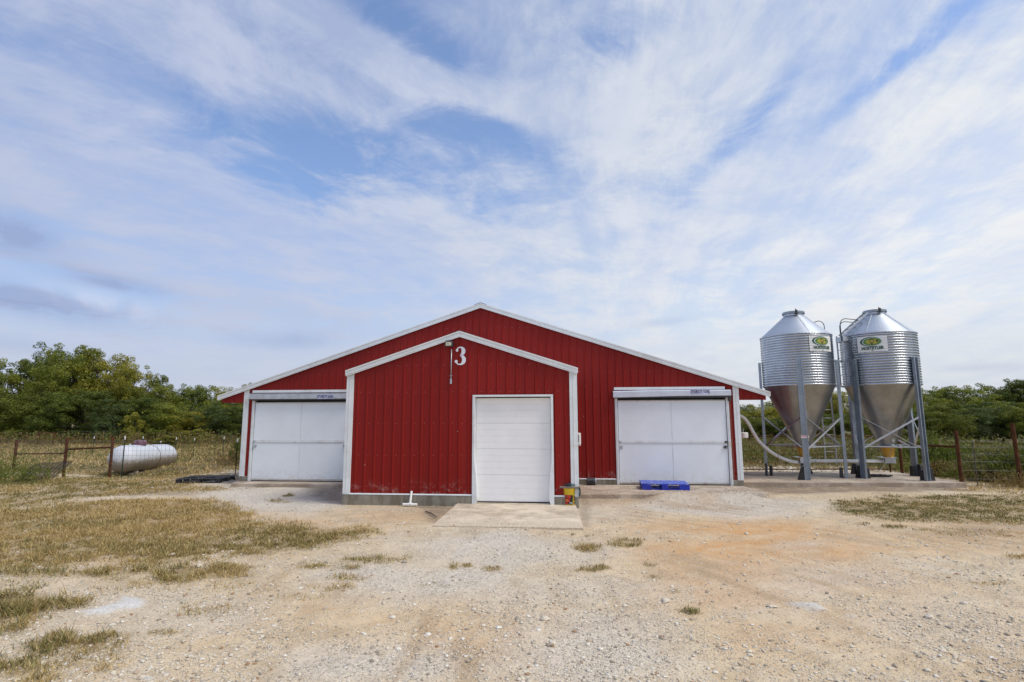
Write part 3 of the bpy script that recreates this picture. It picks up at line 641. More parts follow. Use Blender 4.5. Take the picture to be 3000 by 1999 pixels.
mb.quad((XB+WB, YE, ZF), (XB-WB, YE, ZF), (XB-WB, YE, roofB(XB-WB)), (XB, YE, roofB(XB)), (XB+WB, YE, roofB(XB+WB))); mb.build('back_wall', M_red, barn)
# foundations
def fnd(x0, x1, y0, y1):
    return MB().box((x0, y0, -.25), (x1, y1, ZF-.004))
fnd(XV-WV-.02, XD-WD-.06, YV-.03, YB-.1).build('foundation', M_fnd, barn, bevel=.01)
fnd(XD+WD+.06, XV+WV+.02, YV-.03, YB-.1).build('foundation', M_fnd, barn, bevel=.01)
MB().box((XD-WD-.06, YV-.01, -.2), (XD+WD+.06, YV+.6, .07)).build('sill', M_conc, barn)
xa = XB-WB
for a, b in ((XB-WB-.02, doorsB[1][0]-DL-.06), (doorsB[1][0]+DL+.06, doorsB[0][0]-DL-.06), (doorsB[0][0]+DL+.06, XB+WB+.02)):
    fnd(a, b, YB-.03, YB+.3).build('foundation', M_fnd, barn, bevel=.01)
for x in (XB-WB-.018, XB+WB-.28): MB().box((x, YB+.301, -.2), (x+.30, YE, ZF-.004)).build('foundation', M_fnd, barn)
for c, _ in doorsB: MB().box((c-DL-.059, YB-.02, -.2), (c+DL+.059, YB+.35, .098)).build('sill', M_conc, barn)
# white base trim along the sheets
for a, b, Y in ((XV-WV, XD-WD-.03, YV), (XD+WD+.03, XV+WV, YV), (doorsB[1][0]+DL+.1, doorsB[0][0]-DL-.1, YB), (XV+WV+.02, doorsB[0][0]-DL-.1, YB)):
    MB().prism([(a, Y-.036, ZF-.016), (b, Y-.036, ZF-.016), (b, Y-.024, ZF+.012), (a, Y-.024, ZF+.012)], (0, .022, 0)).build('base_trim', M_white, barn) if not (b-a > 6) else None
# corner trims: a stepped L of folded metal
def corner(xc, s_, Y, w, zb, zt, ztop2):
    x_o = xc+s_*.024; x_i = xc-s_*w
    mb = MB(); a, b = min(x_o, x_i), max(x_o, x_i)
    mb.prism([(a, Y-.036, zb), (b, Y-.036, zb), (b, Y-.036, zt if s_ > 0 and True else ztop2), (a, Y-.036, ztop2 if s_ > 0 else zt)], (0, .034, 0))
    x2 = xc-s_*w*.48; mb.box((min(x2, x2+s_*.02), Y-.044, zb+.004), (max(x2, x2+s_*.02), Y-.0365, min(zt, ztop2)-.02))
    mb.box((xc+.002 if s_ > 0 else x_o, Y-.001, zb), (x_o if s_ > 0 else xc-.002, Y+w, min(zt, ztop2)-.01))
    mb.build('corner_trim', M_white, barn, bevel=.003)
for s_ in (-1, 1):
    corner(XB+s_*WB, s_, YB, .145, ZF-.012, roofB(XB+s_*WB)-.03, roofB(XB+s_*(WB-.145))-.03)
    corner(XV+s_*WV, s_, YV, .155, ZF-.012, roofV(XV+s_*WV)-.03, roofV(XV+s_*(WV-.155))-.03)
# roofs: slabs, rake fascia, drip lip, ridge caps
def roof(xc, wt, zt, ze, Y0, Y1, th, fh):
    for s_ in (-1, 1):
        xe = xc+s_*wt
        p = [(xc, Y0+.03, zt-.012-th), (xe, Y0+.03, ze-.012-th), (xe, Y0+.03, ze-.012), (xc, Y0+.03, zt-.012)]
        MB().prism(p if s_ > 0 else p[::-1], (0, Y1-Y0-.03, 0)).build('roof', M_roof, barn)
        q = [(xc, Y0, zt-fh), (xe, Y0, ze-fh), (xe+s_*.004, Y0, ze), (xc, Y0, zt)]
        mb = MB(); mb.prism(q if s_ > 0 else q[::-1], (0, .028, 0))
        q = [(xc, Y0-.014, zt-.030), (xe, Y0-.014, ze-.030), (xe, Y0-.014, ze+.004), (xc, Y0-.014, zt+.004)]
        mb.prism(q if s_ > 0 else q[::-1], (0, .0135, 0))
        q = [(xc, Y0+.002, zt-fh-.022), (xe-s_*.02, Y0+.002, ze-fh-.022), (xe-s_*.02, Y0+.002, ze-fh-.001), (xc, Y0+.002, zt-fh-.001)]
        mb.prism(q if s_ > 0 else q[::-1], (0, .03, 0))
        mb.build('rake_trim', M_white, barn)
roof(XB, WBT, ZBT, ZBE, YB-.10, YE+.1, .05, .125)
roof(XV, WVT, ZVT, ZVE, YV-.085, YB-.02, .04, .118)
for xc, zt, sl_, y0, y1 in ((XB, ZBT, slB, YB-.115, YE), (XV, ZVT, slV, YV-.10, YB-.03)):
    mb = MB()
    for s_ in (-1, 1):
        p = [(xc, y0, zt+.005), (xc+s_*.19, y0, zt-.19*sl_+.005), (xc+s_*.19, y0, zt-.19*sl_+.018), (xc, y0, zt+.022)]
        mb.prism(p if s_ > 0 else p[::-1], (0, y1-y0, 0))
    mb.build('ridge_cap', mat('dark_ridge_metal', (.10, .085, .07), .6) if 'dark_ridge_metal' not in MATS else MATS['dark_ridge_metal'], barn)
mb = MB()
for xc, wv, Y, top, hl, hz_ in ((XV, WV, YV, roofV, [(XD-WD-.06, XD+WD+.06, -1, ZD+.05)], (.42, 1.15, 1.9, 2.65, 3.3)), (XB, WB, YB, roofB, [(c-DL-.12, c+DL+.12, -1, 2.93) for c, _ in doorsB]+[(XV-WV, XV+WV, -1, 3.2)], (.42, 1.2, 2.0, 2.7, 3.4, 4.1, 4.8))):
    k = -int(wv/RIB)
    while k*RIB < wv-.1:
        x = xc+(k+.14)*RIB; k += 1
        for z in hz_:
            if z > top(x)-.1 or any(h[0] < x < h[1] and z < h[3] for h in hl): continue
            mb.box((x+.03, Y-.006, z-.006), (x+.042, Y, z+.006))
mb.build('screw_rows', mat('screw_heads', (.42, .20, .18), .4), barn)['kind'] = 'stuff'
# ---- overhead door of the front room
def sub(mb, name, m_, par, **k): return mb.build(name, m_, par, **k)
MB().box((XD-WD, YV+.30, .05), (XD+WD, YV+.31, ZD)).build('dark_void', M_dark, barn)  # dark panel standing in for the unlit room behind the door
od = MB().box((XD-WD+.01, YV+.105, .074), (XD+WD-.01, YV+.118, .095)).build('overhead_door', M_lblk, barn)
nsec = 4; hs = (ZD-.02-.10)/nsec
for i in range(nsec):
    z0 = .10+i*hs; mb = MB(); g = 4
    mb.box((XD-WD+.012, YV+.105, z0+.001), (XD+WD-.012, YV+.135, z0+hs-.0015))
    for k in range(g):
        a = z0+.012+k*(hs-.016)/g; mb.prism([(XD-WD+.03, YV+.104, a+.012), (XD+WD-.03, YV+.104, a+.012), (XD+WD-.03, YV+.104, a+(hs-.016)/g-.012), (XD-WD+.03, YV+.104, a+(hs-.016)/g-.012)], (0, .0005, 0)) if False else None
        mb.box((XD-WD+.02, YV+.1015, a+.004), (XD+WD-.02, YV+.1045, a+(hs-.016)/g-.004))
    mb.build('door_section', M_ohd, od, bevel=.002)
# trim round it, dented where vehicles hit it
def bent_jamb(x_in, s_):
    mb = MB(); zs = [.06, .16, .45, .75, 1.0, 1.3, 2.57]; off = [.028, .06, .055, .03, .0, -.004, 0]
    A = []
    for z, o_ in zip(zs, off):
        A.append([(x_in+s_*.055, YV-.040, z), (x_in-s_*o_*(1.0), YV-.046, z), (x_in-s_*(o_+.012), YV+.12, z)])
    n0 = len(mb.v)
    for r_ in A: mb.v += r_
    for i in range(len(A)-1):
        for k in range(2):
            a, b, c, d = n0+i*3+k, n0+i*3+k+1, n0+(i+1)*3+k+1, n0+(i+1)*3+k
            mb.f.append((a, b, c, d) if s_ < 0 else (d, c, b, a))
    o = mb.build('door_trim', M_white, barn); o.modifiers.new('thickness', 'SOLIDIFY').thickness = .004; return o
bent_jamb(XD-WD+.0, -1); bent_jamb(XD+WD-.0, 1)
MB().box((XD-WD-.055, YV-.046, ZD+.002), (XD+WD+.055, YV-.030, ZD+.05)).build('door_trim', M_white, barn, bevel=.003)
MB().box((XD-WD+.002, YV-.029, ZD+.002), (XD+WD-.002, YV+.12, ZD+.012)).build('door_trim', M_white, barn)
# ---- the two folding side doors
for c, side_ in doorsB:
    x0, x1 = c-DL, c+DL
    # dark panel standing in for the unlit void behind, jambs, header
    MB().box((x0-.06, YB+.20, .10), (x1+.06, YB+.21, 2.62)).build('dark_void', M_dark, barn)
    for s_ in (-1, 1):
        xe = c+s_*DL; a, b = sorted((xe+s_*.012, xe+s_*.092))
        mb = MB().box((a, YB-.045, .10), (b, YB-.025, 2.80))
        xm = (a+b)/2; mb.box((xm-.008, YB-.052, .10), (xm+.008, YB-.0455, 2.62))
        mb.box((a if s_ > 0 else b-.012, YB-.0245, .10), (a+.012 if s_ > 0 else b, YB+.12, 2.62))
        mb.build('door_jamb', M_white, barn, bevel=.003)
    MB().box((x0-.105, YB-.055, 2.845), (x1+(.0 if side_ == 'right' else .105), YB-.022, 2.925)).build('door_header', M_white, barn, bevel=.003)
    zm = (ZP0+ZP1)/2-.02
    dn_ = 'bifold_door'
    dr = MB().box((x0, YB+.0195, ZP0), (x1, YB+.032, ZP1)).build(dn_, M_rusty, barn)
    MB().box((x0, YB-.012, ZP0), (x1, YB+.019, ZP0+.05)).build('bottom_rail', M_rusty, dr, bevel=.002); MB().box((x0, YB-.012, ZP1-.03), (x1, YB+.019, ZP1)).build('top_rail', M_rusty, dr, bevel=.002)
    for i in (0, 1):
        for z0, z1 in ((ZP0+.051, zm-.046), (zm+.046, ZP1-.031)):
            a, b = (x0+.004, c-.014) if i == 0 else (c+.014, x1-.004)
            MB().box((a, YB-.006, z0), (b, YB+.018, z1)).build('door_panel', M_doorw, dr, bevel=.002)
    for z0, z1 in ((ZP0+.052, zm-.047), (zm+.047, ZP1-.032)): MB().box((c-.0135, YB-.009, z0), (c+.0135, YB+.012, z1)).build('centre_strip', M_white, dr)
    mb = MB().box((x0+.01, YB-.016, zm-.045), (x1-.01, YB+.01, zm+.045)); 
    mb.tube([(x0+.01, YB-.020, zm), (x1-.01, YB-.020, zm)], .007, 6)
    for k in range(7): xx = x0+.05+k*(x1-x0-.1)/6; mb.box((xx-.006, YB-.021, zm-.040), (xx+.006, YB-.0165, zm-.028)); mb.box((xx-.006, YB-.021, zm+.028), (xx+.006, YB-.0165, zm+.040))
    mb.build('hinge_rail', M_white, dr)
    for s_ in (-1, 1):
        xe = c+s_*(DL-.07); mk = M_dark if s_ > 0 else M_galv
        MB().box((xe+s_*.02-.03, YB-.04, zm-.02), (xe+s_*.02+.03, YB-.0215, zm+.035)).build('strike_plate', mk, dr)
        MB().box((xe-.015, YB-.045, zm-.17), (xe+.02, YB-.013, zm-.095)).build('latch_block', mk, dr); MB().bar((xe-.05, YB-.05, zm-.145), (xe+.03, YB-.062, zm-.19), .012).build('latch_handle', mk, dr)
        mb = MB(); mb.box((xe-.055, YB-.042, zm-.14), (xe+.055, YB-.0165, zm-.11));
        mb.build('latch', M_dark if s_ > 0 else M_galv, dr)
    # roller hood, proud of the wall, bent on the right-hand door
    hx0, hx1 = (x0-.14, x1+.14); n = 12; mb = MB(); P = []
    for k in range(n+1):
        t = k/n; x = hx0+(hx1-hx0)*t
        if side_ == 'right': zb_ = 2.655-.03*(1-min(1, t/.55))+.0; ztp = 2.80+.018*min(1, t/.3)-.0; zb_ += .01*t
        else: zb_, ztp = 2.648, 2.812
        P.append([(x, YB-.058, ztp+.015), (x, YB-.14, ztp), (x, YB-.165, ztp-.02), (x, YB-.165, zb_), (x, YB-.15, zb_-.012), (x, YB-.15, zb_+.01)])
    for r_ in P: mb.v += r_
    for i in range(n):
        for k in range(5): a = i*6+k; mb.f.append((a, a+1, a+7, a+6))
    mb.f += [(5, 4, 3, 2, 1, 0), tuple(n*6+k for k in range(6))]
    hood = mb.build('door_hood', mat('pale_blue_hood', (.56, .61, .70), .45, vary=.06) if side_ == 'right' else M_galv, barn)
    MB().box((hx0+.02, YB-.14, 2.60), (hx1-.02, YB-.06, 2.66)).build('roller_void', M_dark, barn)
    sx = ony(1609 if side_ == 'right' else 748, 901 if side_ == 'right' else 912, YB-.165)
    MB().box((sx.x-.27, YB-.168, sx.z-.067), (sx.x+.27, YB-.1655, sx.z+.067)).build('sticker', M_lblue, hood)
    world_text('STURDY SEAL', .112, 'sticker_lettering', M_lblk, lambda x, y, z, sx=sx: (sx.x+x*.80, YB-.1695-z, sx.z+y+.005), hood, bold=.0015)
# chain beside the right door
mb = MB(); cx_ = ony(1681, 1000, YB-.05).x
for k in range(64):
    z = .3+k*.0345
    for q in (-.014, .014):
        w_ = .008; mb.bar((cx_+q, YB-.05+(.004 if k % 2 else -.004), z), (cx_+q, YB-.05, z+.026), w_, w_*.6)
mb.build('pull_chain', mat('rusty_chain', (.28, .20, .12), .7), barn)
MB().box((cx_-.045, YB-.12, 2.50), (cx_+.03, YB-.04, 2.64)).build('chain_pulley', M_dark, barn, bevel=.01)
MB().box((cx_-.10, YB-.075, 1.22), (cx_-.03, YB-.05, 1.34)).build('bracket', M_rusty, barn)
# number 3 (fat-faced, ball terminals)
def number_three(cx, cz, h):
    mb = MB(); s_ = h/2.0
    def stroke(pts):
        L, R = [], []
        for i, (x, z, w_) in enumerate(pts):
            a = pts[max(i-1, 0)]; b = pts[min(i+1, len(pts)-1)]; tx, tz = b[0]-a[0], b[1]-a[1]; l = math.hypot(tx, tz); nx, nz = -tz/l, tx/l
            L.append((x+nx*w_/2, z+nz*w_/2)); R.append((x-nx*w_/2, z-nz*w_/2))
        for i in range(len(pts)-1):
            q = [L[i], L[i+1], R[i+1], R[i]]
            mb.quad(*[(cx+x*s_, YV-.0225, cz+z*s_) for x, z in q])
    def bowl(c0, c1, rx, rz, a0, a1, n=16):
        out = []
        for i in range(n+1):
            a = a0+(a1-a0)*i/n; k = max(0, math.cos(a)); out.append((c0+rx*math.cos(a), c1+rz*math.sin(a), .13+.30*k**1.3))
        return out
    stroke(bowl(-.05, .50, .38, .42, math.radians(150), math.radians(-80)))
    stroke(bowl(-.07, -.46, .46, .49, math.radians(85), math.radians(-150)))
    for bx, bz, br in ((-.38, .60, .15), (-.46, -.62, .17)):
        mb.quad(*[(cx+(bx+br*math.cos(a))*s_, YV-.0235, cz+(bz+br*math.sin(a))*s_) for a in np.linspace(0, 2*PI, 18, endpoint=False)])
    o = mb.build('number_three', M_num, barn); o.modifiers.new('thickness', 'SOLIDIFY').thickness = .002
p = ony(1058.5, 818, YV); number_three(p.x, p.z, ony(1058, 797, YV).z-ony(1058, 839, YV).z)
# things fixed to the front room
p = ony(1031, 791, YV-.2); fl = empty('flood_light', (p.x, YV-.14, p.z), 'small black floodlight under the front gable peak, left of the number 3', 'floodlight')
mb = MB(); mb.prism([(p.x-.095, YV-.23, p.z-.07), (p.x+.095, YV-.23, p.z-.07), (p.x+.095, YV-.20, p.z+.07), (p.x-.095, YV-.20, p.z+.07)], (0, .06, .012)); mb.build('housing', M_black, fl, bevel=.008)
mb = MB(); mb.prism([(p.x-.068, YV-.2315, p.z-.042), (p.x+.068, YV-.2315, p.z-.042), (p.x+.068, YV-.211, p.z+.050), (p.x-.068, YV-.211, p.z+.050)], (0, .003, 0)); mb.build('lens', M_lens, fl)
mb = MB(); [mb.box((p.x-.07+k*.03, YV-.19, p.z+.083), (p.x-.062+k*.03, YV-.14, p.z+.10)) for k in range(5)]; mb.build('cooling_fin', M_black, fl)
mb = MB(); mb.bar((p.x+.06, YV-.16, p.z-.02), (p.x+.06, YV-.03, p.z+.03), .03, .02); mb.box((p.x+.03, YV-.035, p.z-.03), (p.x+.09, YV-.0195, p.z+.06)); mb.build('bracket', M_dark, fl)
xa_, za_, zb2 = ony(1037.5, 850, YV).x, ony(1037.5, 803, YV).z, ony(1036.5, 883, YV).z
cd = empty('conduit', (xa_, YV, zb2), 'thin grey electrical conduit running down from the floodlight on the red front wall', 'conduit')
MB().tube([(xa_, YV-.035, za_), (xa_, YV-.035, zb2+.12)], .013, 8).build('pipe', M_galv, cd, smooth=True)
mb = MB().box((xa_-.03, YV-.046, zb2+.19), (xa_+.03, YV-.0195, zb2+.205)); mb.build('clamp', M_galv, cd)
MB().box((xa_-.022, YV-.06, zb2), (xa_+.022, YV-.0195, zb2+.13)).build('switch_box', M_galv, cd, bevel=.006)
p = ony(1332, 1008, 13.2)
mbx = empty('meter_box', (XV+WV, 13.2, 1.2), 'white louvred box fixed to the right side wall of the front room', 'meter box')
MB().box((XV+WV+.02, 13.16, p.z-.14), (XV+WV+.095, 13.34, p.z+.13)).build('case', M_pvc, mbx, bevel=.012)
mb = MB(); [mb.box((XV+WV+.026, 13.154, p.z-.08+k*.019), (XV+WV+.052, 13.1605, p.z-.07+k*.019)) for k in range(9)]; mb.build('louvre', M_dark, mbx)
MB().box((XV+WV+.04, 13.17, p.z-.165), (XV+WV+.085, 13.30, p.z-.1405)).build('lip', M_pvc, mbx)
# ------------------------------------------------------------------ silos
RS, ZC0, ZC1 = 1.065, 3.02, 4.66
def cyl_hit(x, y, cx, cy, r_):
    d = ray(x, y); a = d.x*d.x+d.y*d.y; b = -2*(d.x*cx+d.y*cy); c = cx*cx+cy*cy-r_*r_
    disc = b*b-4*a*c; t = (-b-math.sqrt(max(disc, 0)))/(2*a); q = Vector((d.x*t, d.y*t, CAMZ+d.z*t)); return math.atan2(q.y-cy, q.x-cx), q.z
def ring_bolts(mb, cx, cy, r_, z, n, s_=.011):
    for k in range(n):
        a = 2*PI*k/n; x, y = cx+r_*math.cos(a), cy+r_*math.sin(a); mb.box((x-s_, y-s_, z-s_), (x+s_, y+s_, z+s_))
def silo(cx, cy, rot, lab, plate_px, lid_px):
    t = empty('feed_silo', (cx, cy, .13), lab, 'feed silo', 'galvanised feed silos')
    prof = []; nz = 20; pit = (ZC1-ZC0)/nz
    for i in range(nz):
        for f_, d_ in ((0, .002), (.10, .010), (.25, .015), (.42, .016), (.58, .013), (.70, .006), (.78, -.008), (.86, -.016), (.94, -.010)): prof.append((RS+d_, ZC0+(i+f_)*pit))
    prof.append((RS+.002, ZC1))
    MB().lathe(prof, (cx, cy, 0), 72).build('bin_wall', M_silo, t, smooth=True)
    mb = MB(); 
    for a0 in (rot+.5, rot+2.1, rot+3.6, rot+5.2):      # vertical sheet laps and their bolts
        for k in range(0, nz):
            z = ZC0+k*pit; mb.box(*[(cx+(RS+.017)*math.cos(a0)+dx_, cy+(RS+.017)*math.sin(a0)+dx_, z+dz_) for dx_, dz_ in ((-.007, -.006), (.007, .006))])
    ring_bolts(mb, cx, cy, RS+.012, ZC0+.04, 60, .008); ring_bolts(mb, cx, cy, RS+.014, ZC1+.012, 72, .010); ring_bolts(mb, cx, cy, RS+.010, (ZC0+ZC1)/2, 48, .007)
    mb.build('bolt_rows', M_galv, t)['kind'] = 'stuff'
    MB().lathe([(RS+.016, ZC1-.004), (RS+.022, ZC1+.012), (RS+.004, ZC1+.03)], (cx, cy, 0), 72).build('eave_ring', M_galv, t, smooth=True)
    RT, ZT = .315, 5.40
    MB().lathe([(RS+.012, ZC1+.015), (RT, ZT-.02), (RT, ZT+.01)], (cx, cy, 0), 48).build('roof_cone', M_roofcone, t, smooth=True, angle=40)
    for k in range(5):      # standing seams of the cone
        a = rot+.35+k*2*PI/5; c_, s2 = math.cos(a), math.sin(a); tx, ty = -s2, c_
        mb = MB(); p0 = Vector((cx+c_*(RS-.01), cy+s2*(RS-.01), ZC1+.03)); p1 = Vector((cx+c_*(RT+.01), cy+s2*(RT+.01), ZT-.02))
        mb.bar(p0, p1, .05, .012)
        for j in range(15): q = p0.lerp(p1, (j+.5)/15)+Vector((0, 0, .012)); mb.box(q-Vector((.008,)*3), q+Vector((.008,)*3))
        mb.build('roof_seam', M_galv, t)
    MB().lathe([(RT-.012, ZT-.02), (RT-.012, ZT+.075)], (cx, cy, 0), 40).build('filler_neck', M_galv, t, smooth=True)
    lid = MB().lathe([(RT+.02, ZT+.045), (RT+.03, ZT+.05), (RT+.03, ZT+.115), (RT+.005, ZT+.13), (.0, ZT+.14)], (cx, cy, 0), 40).build('lid', M_leg, t, smooth=True, angle=40)
    la, _ = cyl_hit(lid_px, 718, cx, cy, RT+.03); lx, ly = cx+(RT+.04)*math.cos(la), cy+(RT+.04)*math.sin(la)
    mb = MB().box((lx-.025, ly-.025, ZT+.0), (lx+.025, ly+.025, ZT+.15)); mb.bar((lx-.03, ly, ZT+.09), (lx-.03, ly, ZT+.19), .018); mb.box((lx-.06, ly-.03, ZT+.02), (lx+.06, ly+.03, ZT+.045))
    mb.build('lid_clamp', M_dark, lid)
    # hopper
    ZH = 1.12; RH = .215
    MB().lathe([(RS-.012, ZC0+.012), (RS-.03, ZC0-.03), (RH, ZH)], (cx, cy, 0), 64).build('hopper', M_hop, t, smooth=True, angle=30)
    for k in range(6):
        a = rot+.2+k*2*PI/6; c_, s2 = math.cos(a), math.sin(a); mb = MB()
        p0 = Vector((cx+c_*(RS-.045), cy+s2*(RS-.045), ZC0-.03)); p1 = Vector((cx+c_*RH, cy+s2*RH, ZH))
        for j in range(22): q = p0.lerp(p1, (j+.5)/22)+Vector((c_, s2, 0))*.004; mb.box(q-Vector((.006,)*3), q+Vector((.006,)*3))
        mb.bar(p0, p1, .03, .004, (c_, s2, 0)); mb.build('hopper_seam', M_hop, t)
    MB().lathe([(RH+.005, ZH-.03), (RH+.06, ZH-.03), (RH+.06, ZH+.0), (RH+.0, ZH+.0)], (cx, cy, 0), 32).build('hopper_collar', M_galv, t)
    MB().lathe([(.205, ZH-.03), (.20, ZH-.06), (.135, ZH-.345), (.15, ZH-.36)], (cx, cy, 0), 24).build('feed_boot', M_amber, t, smooth=True, angle=40)
    MB().box((cx-.32, cy-.17, ZH-.375), (cx+.17, cy+.17, ZH-.361)).build('slide_plate', M_galv, t); mb = MB(); mb.box((cx-.17, cy-.11, ZH-.55), (cx+.15, cy+.11, ZH-.376)); mb.build('auger_box', M_galv, t, bevel=.004)
    # slide-gate rod and small box on the collar
    mb = MB(); mb.box((cx+.10, cy-RH-.22, ZH-.06), (cx+.20, cy-RH-.12, ZH+.04)); mb.build('junction_box', M_galv, t); MB().bar((cx-.1, cy-RH-.09, ZH-.01), (cx+.5, cy-RH-.09, ZH-.01), .015).build('gate_rod', M_galv, t)
    # legs: channel with two lips, four round the bin, bolted to its wall, black boots at the foot
    legs = []
    for k in range(4):
        a = rot+k*PI/2; c_, s2 = math.cos(a), math.sin(a); o_ = Vector((c_, s2, 0)); s3 = Vector((-s2, c_, 0)); b0 = Vector((cx, cy, 0))+o_*(RS+.03)
        prof_ = [(-.085, .0), (-.085, .085), (-.055, .085), (-.055, .03), (.055, .03), (.055, .085), (.085, .085), (.085, 0)]
        lm = MB().prism([b0+s3*u+o_*v+Vector((0, 0, .132)) for u, v in prof_], (0, 0, 3.73))
        lg = lm.build('leg', M_leg, t)
        mb = MB(); nb = 34
        for j in range(nb): q = b0+o_*.034+Vector((0, 0, .3+j*.104)); mb.box(q-Vector((.006,)*3), q+Vector((.006,)*3))
        mb.build('leg_bolts', M_galv, lg)['kind'] = 'stuff'
        fs = -1 if (k+int(rot*10)) % 2 else 1
        q0 = b0+s3*fs*.10+o_*.02
        mb = MB(); mb.prism([q0+Vector((0, 0, .131))+s3*fs*-.015, q0+s3*fs*.19+Vector((0, 0, .131)), q0+s3*fs*.07+Vector((0, 0, .52)), q0+s3*fs*-.015+Vector((0, 0, .50))], o_*.06 if fs > 0 else o_*.06)
        mb.build('foot_gusset', M_black, lg, bevel=.006); mb = MB(); q1 = b0-o_*.14; mb.prism([q1+s3*-.07+Vector((0, 0, .131)), q1+s3*.07+Vector((0, 0, .131)), q1+s3*.05+Vector((0, 0, .45)), q1+s3*-.05+Vector((0, 0, .45))], o_*.10)
        mb.build('foot_gusset', M_black, lg, bevel=.006)
        legs.append(b0+o_*.045)
    for k in range(4):
        A, B = legs[k], legs[(k+1) % 4]; d_ = (B-A).normalized()*.07; n_ = (A+B)/2-Vector((cx, cy, 0)); n_.normalize()
        mb = MB(); mb.bar(A+d_+n_*.03+Vector((0, 0, 2.02)), B-d_+n_*.03+Vector((0, 0, 1.08)), .012, .055, n_); mb.build('cross_brace', M_galv, t)
        mb = MB(); mb.bar(A+d_+n_*.045+Vector((0, 0, 1.08)), B-d_+n_*.045+Vector((0, 0, 2.02)), .055, .012, n_); mb.build('cross_brace', M_galv, t)
        mb = MB(); mb.bar(A+d_+Vector((0, 0, 1.12)), B-d_+Vector((0, 0, 1.12)), .035, .035); mb.build('tie_bar', M_galv, t)
    # printed plate wrapped on the wall
    (ax, az_), (bx, bz) = cyl_hit(*plate_px[0], cx, cy, RS+.02), cyl_hit(*plate_px[1], cx, cy, RS+.02)
    ac, zc, hw, hh = (ax+bx)/2, (az_+bz)/2, abs(bx-ax)*RS/2, abs(az_-bz)/2
    hw = min(hw, .46); hh = .25
    def wrap(u, v, o_=0.): a = ac+u/(RS+.018); r_ = RS+.024+o_; return (cx+r_*math.cos(a), cy+r_*math.sin(a), zc+v)
    mb = MB(); n = 14
    for i in range(n):
        u0_, u1_ = -hw+2*hw*i/n, -hw+2*hw*(i+1)/n
        for j in range(16):
            v0, v1 = -hh+2*hh*j/16, -hh+2*hh*(j+1)/16; k0, k1 = .003*math.sin(v0*2*PI/pit), .003*math.sin(v1*2*PI/pit)
            mb.quad(wrap(u0_, v0, k0), wrap(u1_, v0, k0), wrap(u1_, v1, k1), wrap(u0_, v1, k1))
    pl = mb.build('name_plate', M_lwht, t, smooth=True)
    def ellipse(cu, cv, ru, rv, off, m_, nm, ring=None):
        mb = MB(); N = 40; rings = np.linspace(0 if ring is None else ring, 1, 6)
        for i in range(5):
            for k in range(N):
                a0, a1 = 2*PI*k/N, 2*PI*(k+1)/N
                q = [(rings[i], a0), (rings[i+1], a0), (rings[i+1], a1), (rings[i], a1)]
                mb.quad(*[wrap(cu+ru*s_*math.cos(a), cv+rv*s_*math.sin(a), off) for s_, a in q])
        return mb.build(nm, m_, pl)
    ellipse(-.03, .075, .33*hw/.46*1.0, .145, .006, M_lgrn, 'emblem_field')
    ellipse(.0, .072, .295*hw/.46, .128, .0075, M_lwht, 'emblem_ring')
    k_ = hw/.46
    # gradient field: yellow in the middle, green outwards (flat print)
    mb = MB(); N = 36; vc = []
    for i in range(8):
        for k in range(N):
            a0, a1 = 2*PI*k/N, 2*PI*(k+1)/N
            for s_, a in ((i/8, a0), ((i+1)/8, a0), ((i+1)/8, a1), (i/8, a1)): vc.append(s_)
            mb.quad(*[wrap((.008+.275*s_*math.cos(a))*k_, .072+.118*s_*math.sin(a), .009) for s_, a in ((i/8, a0), ((i+1)/8, a0), ((i+1)/8, a1), (i/8, a1))])
    eo = mb.build('emblem_centre', M_grad, pl); at_ = eo.data.attributes.new('radial', 'FLOAT', 'POINT'); at_.data.foreach_set('value', np.array(vc, dtype=np.float32))
    mb = MB()
    wcu, wcv = .0, .085
    for k in range(18):
        a = 2*PI*k/18; 
        mb.quad(*[wrap(wcu*k_+(r_*math.cos(a+d_))*k_, wcv+r_*math.sin(a+d_), .0105) for r_, d_ in ((.03, -.07), (.085, -.10), (.085, .10), (.03, .07))])
    for q in ([(.09, -.006), (.12, -.006), (.12, .006), (.09, .006)], [(.12, -.02), (.19, -.028), (.19, .03), (.12, .022)], [(-.004, -.13), (.004, -.13), (.004, 0), (-.004, 0)], [(-.03, -.125), (-.022, -.125), (.002, 0), (-.002, 0)], [(.022, -.125), (.03, -.125), (.002, 0), (-.002, 0)]):
        mb.quad(*[wrap((wcu+u)*k_, wcv+v, .0105) for u, v in q])
    mb.build('windmill_print', M_lblk, pl)
    world_text('HOSTETLER', .125, 'lettering', M_lgrn, lambda x, y, z: wrap(x*1.0*k_, -.135+y, .010+z), pl, bold=.006)
    mb = MB(); mb.quad(*[wrap(u*k_, v, .010) for u, v in ((-.05, -.198), (0, -.232), (.05, -.198), (.0, -.212))]); mb.build('leaf_print', M_lgrn, pl)
    return t, wrap
mg = bpy.data.materials.new('emblem_gradient_print'); mg.use_nodes = True; kk = NT(mg.node_tree)
kk.set(kk.n['Principled BSDF'], 'Base Color', kk.ramp(kk.add('ShaderNodeAttribute', {'attribute_name': 'radial'}, {}, 2), [(0, (.62, .52, .10)), (.45, (.50, .42, .05)), (.8, (.10, .22, .03)), (1, (.02, .13, .03))])); M_grad = mg
SL, SR = (7.60, 18.93), (10.19, 18.95)
siL, _ = silo(*SL, math.radians(251), 'galvanised feed silo nearer the barn, its name plate turned half away', ((1857.5, 770), (1910, 810)), 1830)
siR, _ = silo(*SR, math.radians(205), 'galvanised feed silo farther from the barn, with its name plate facing front', ((1968.5, 775), (2041.9, 808)), 2022)
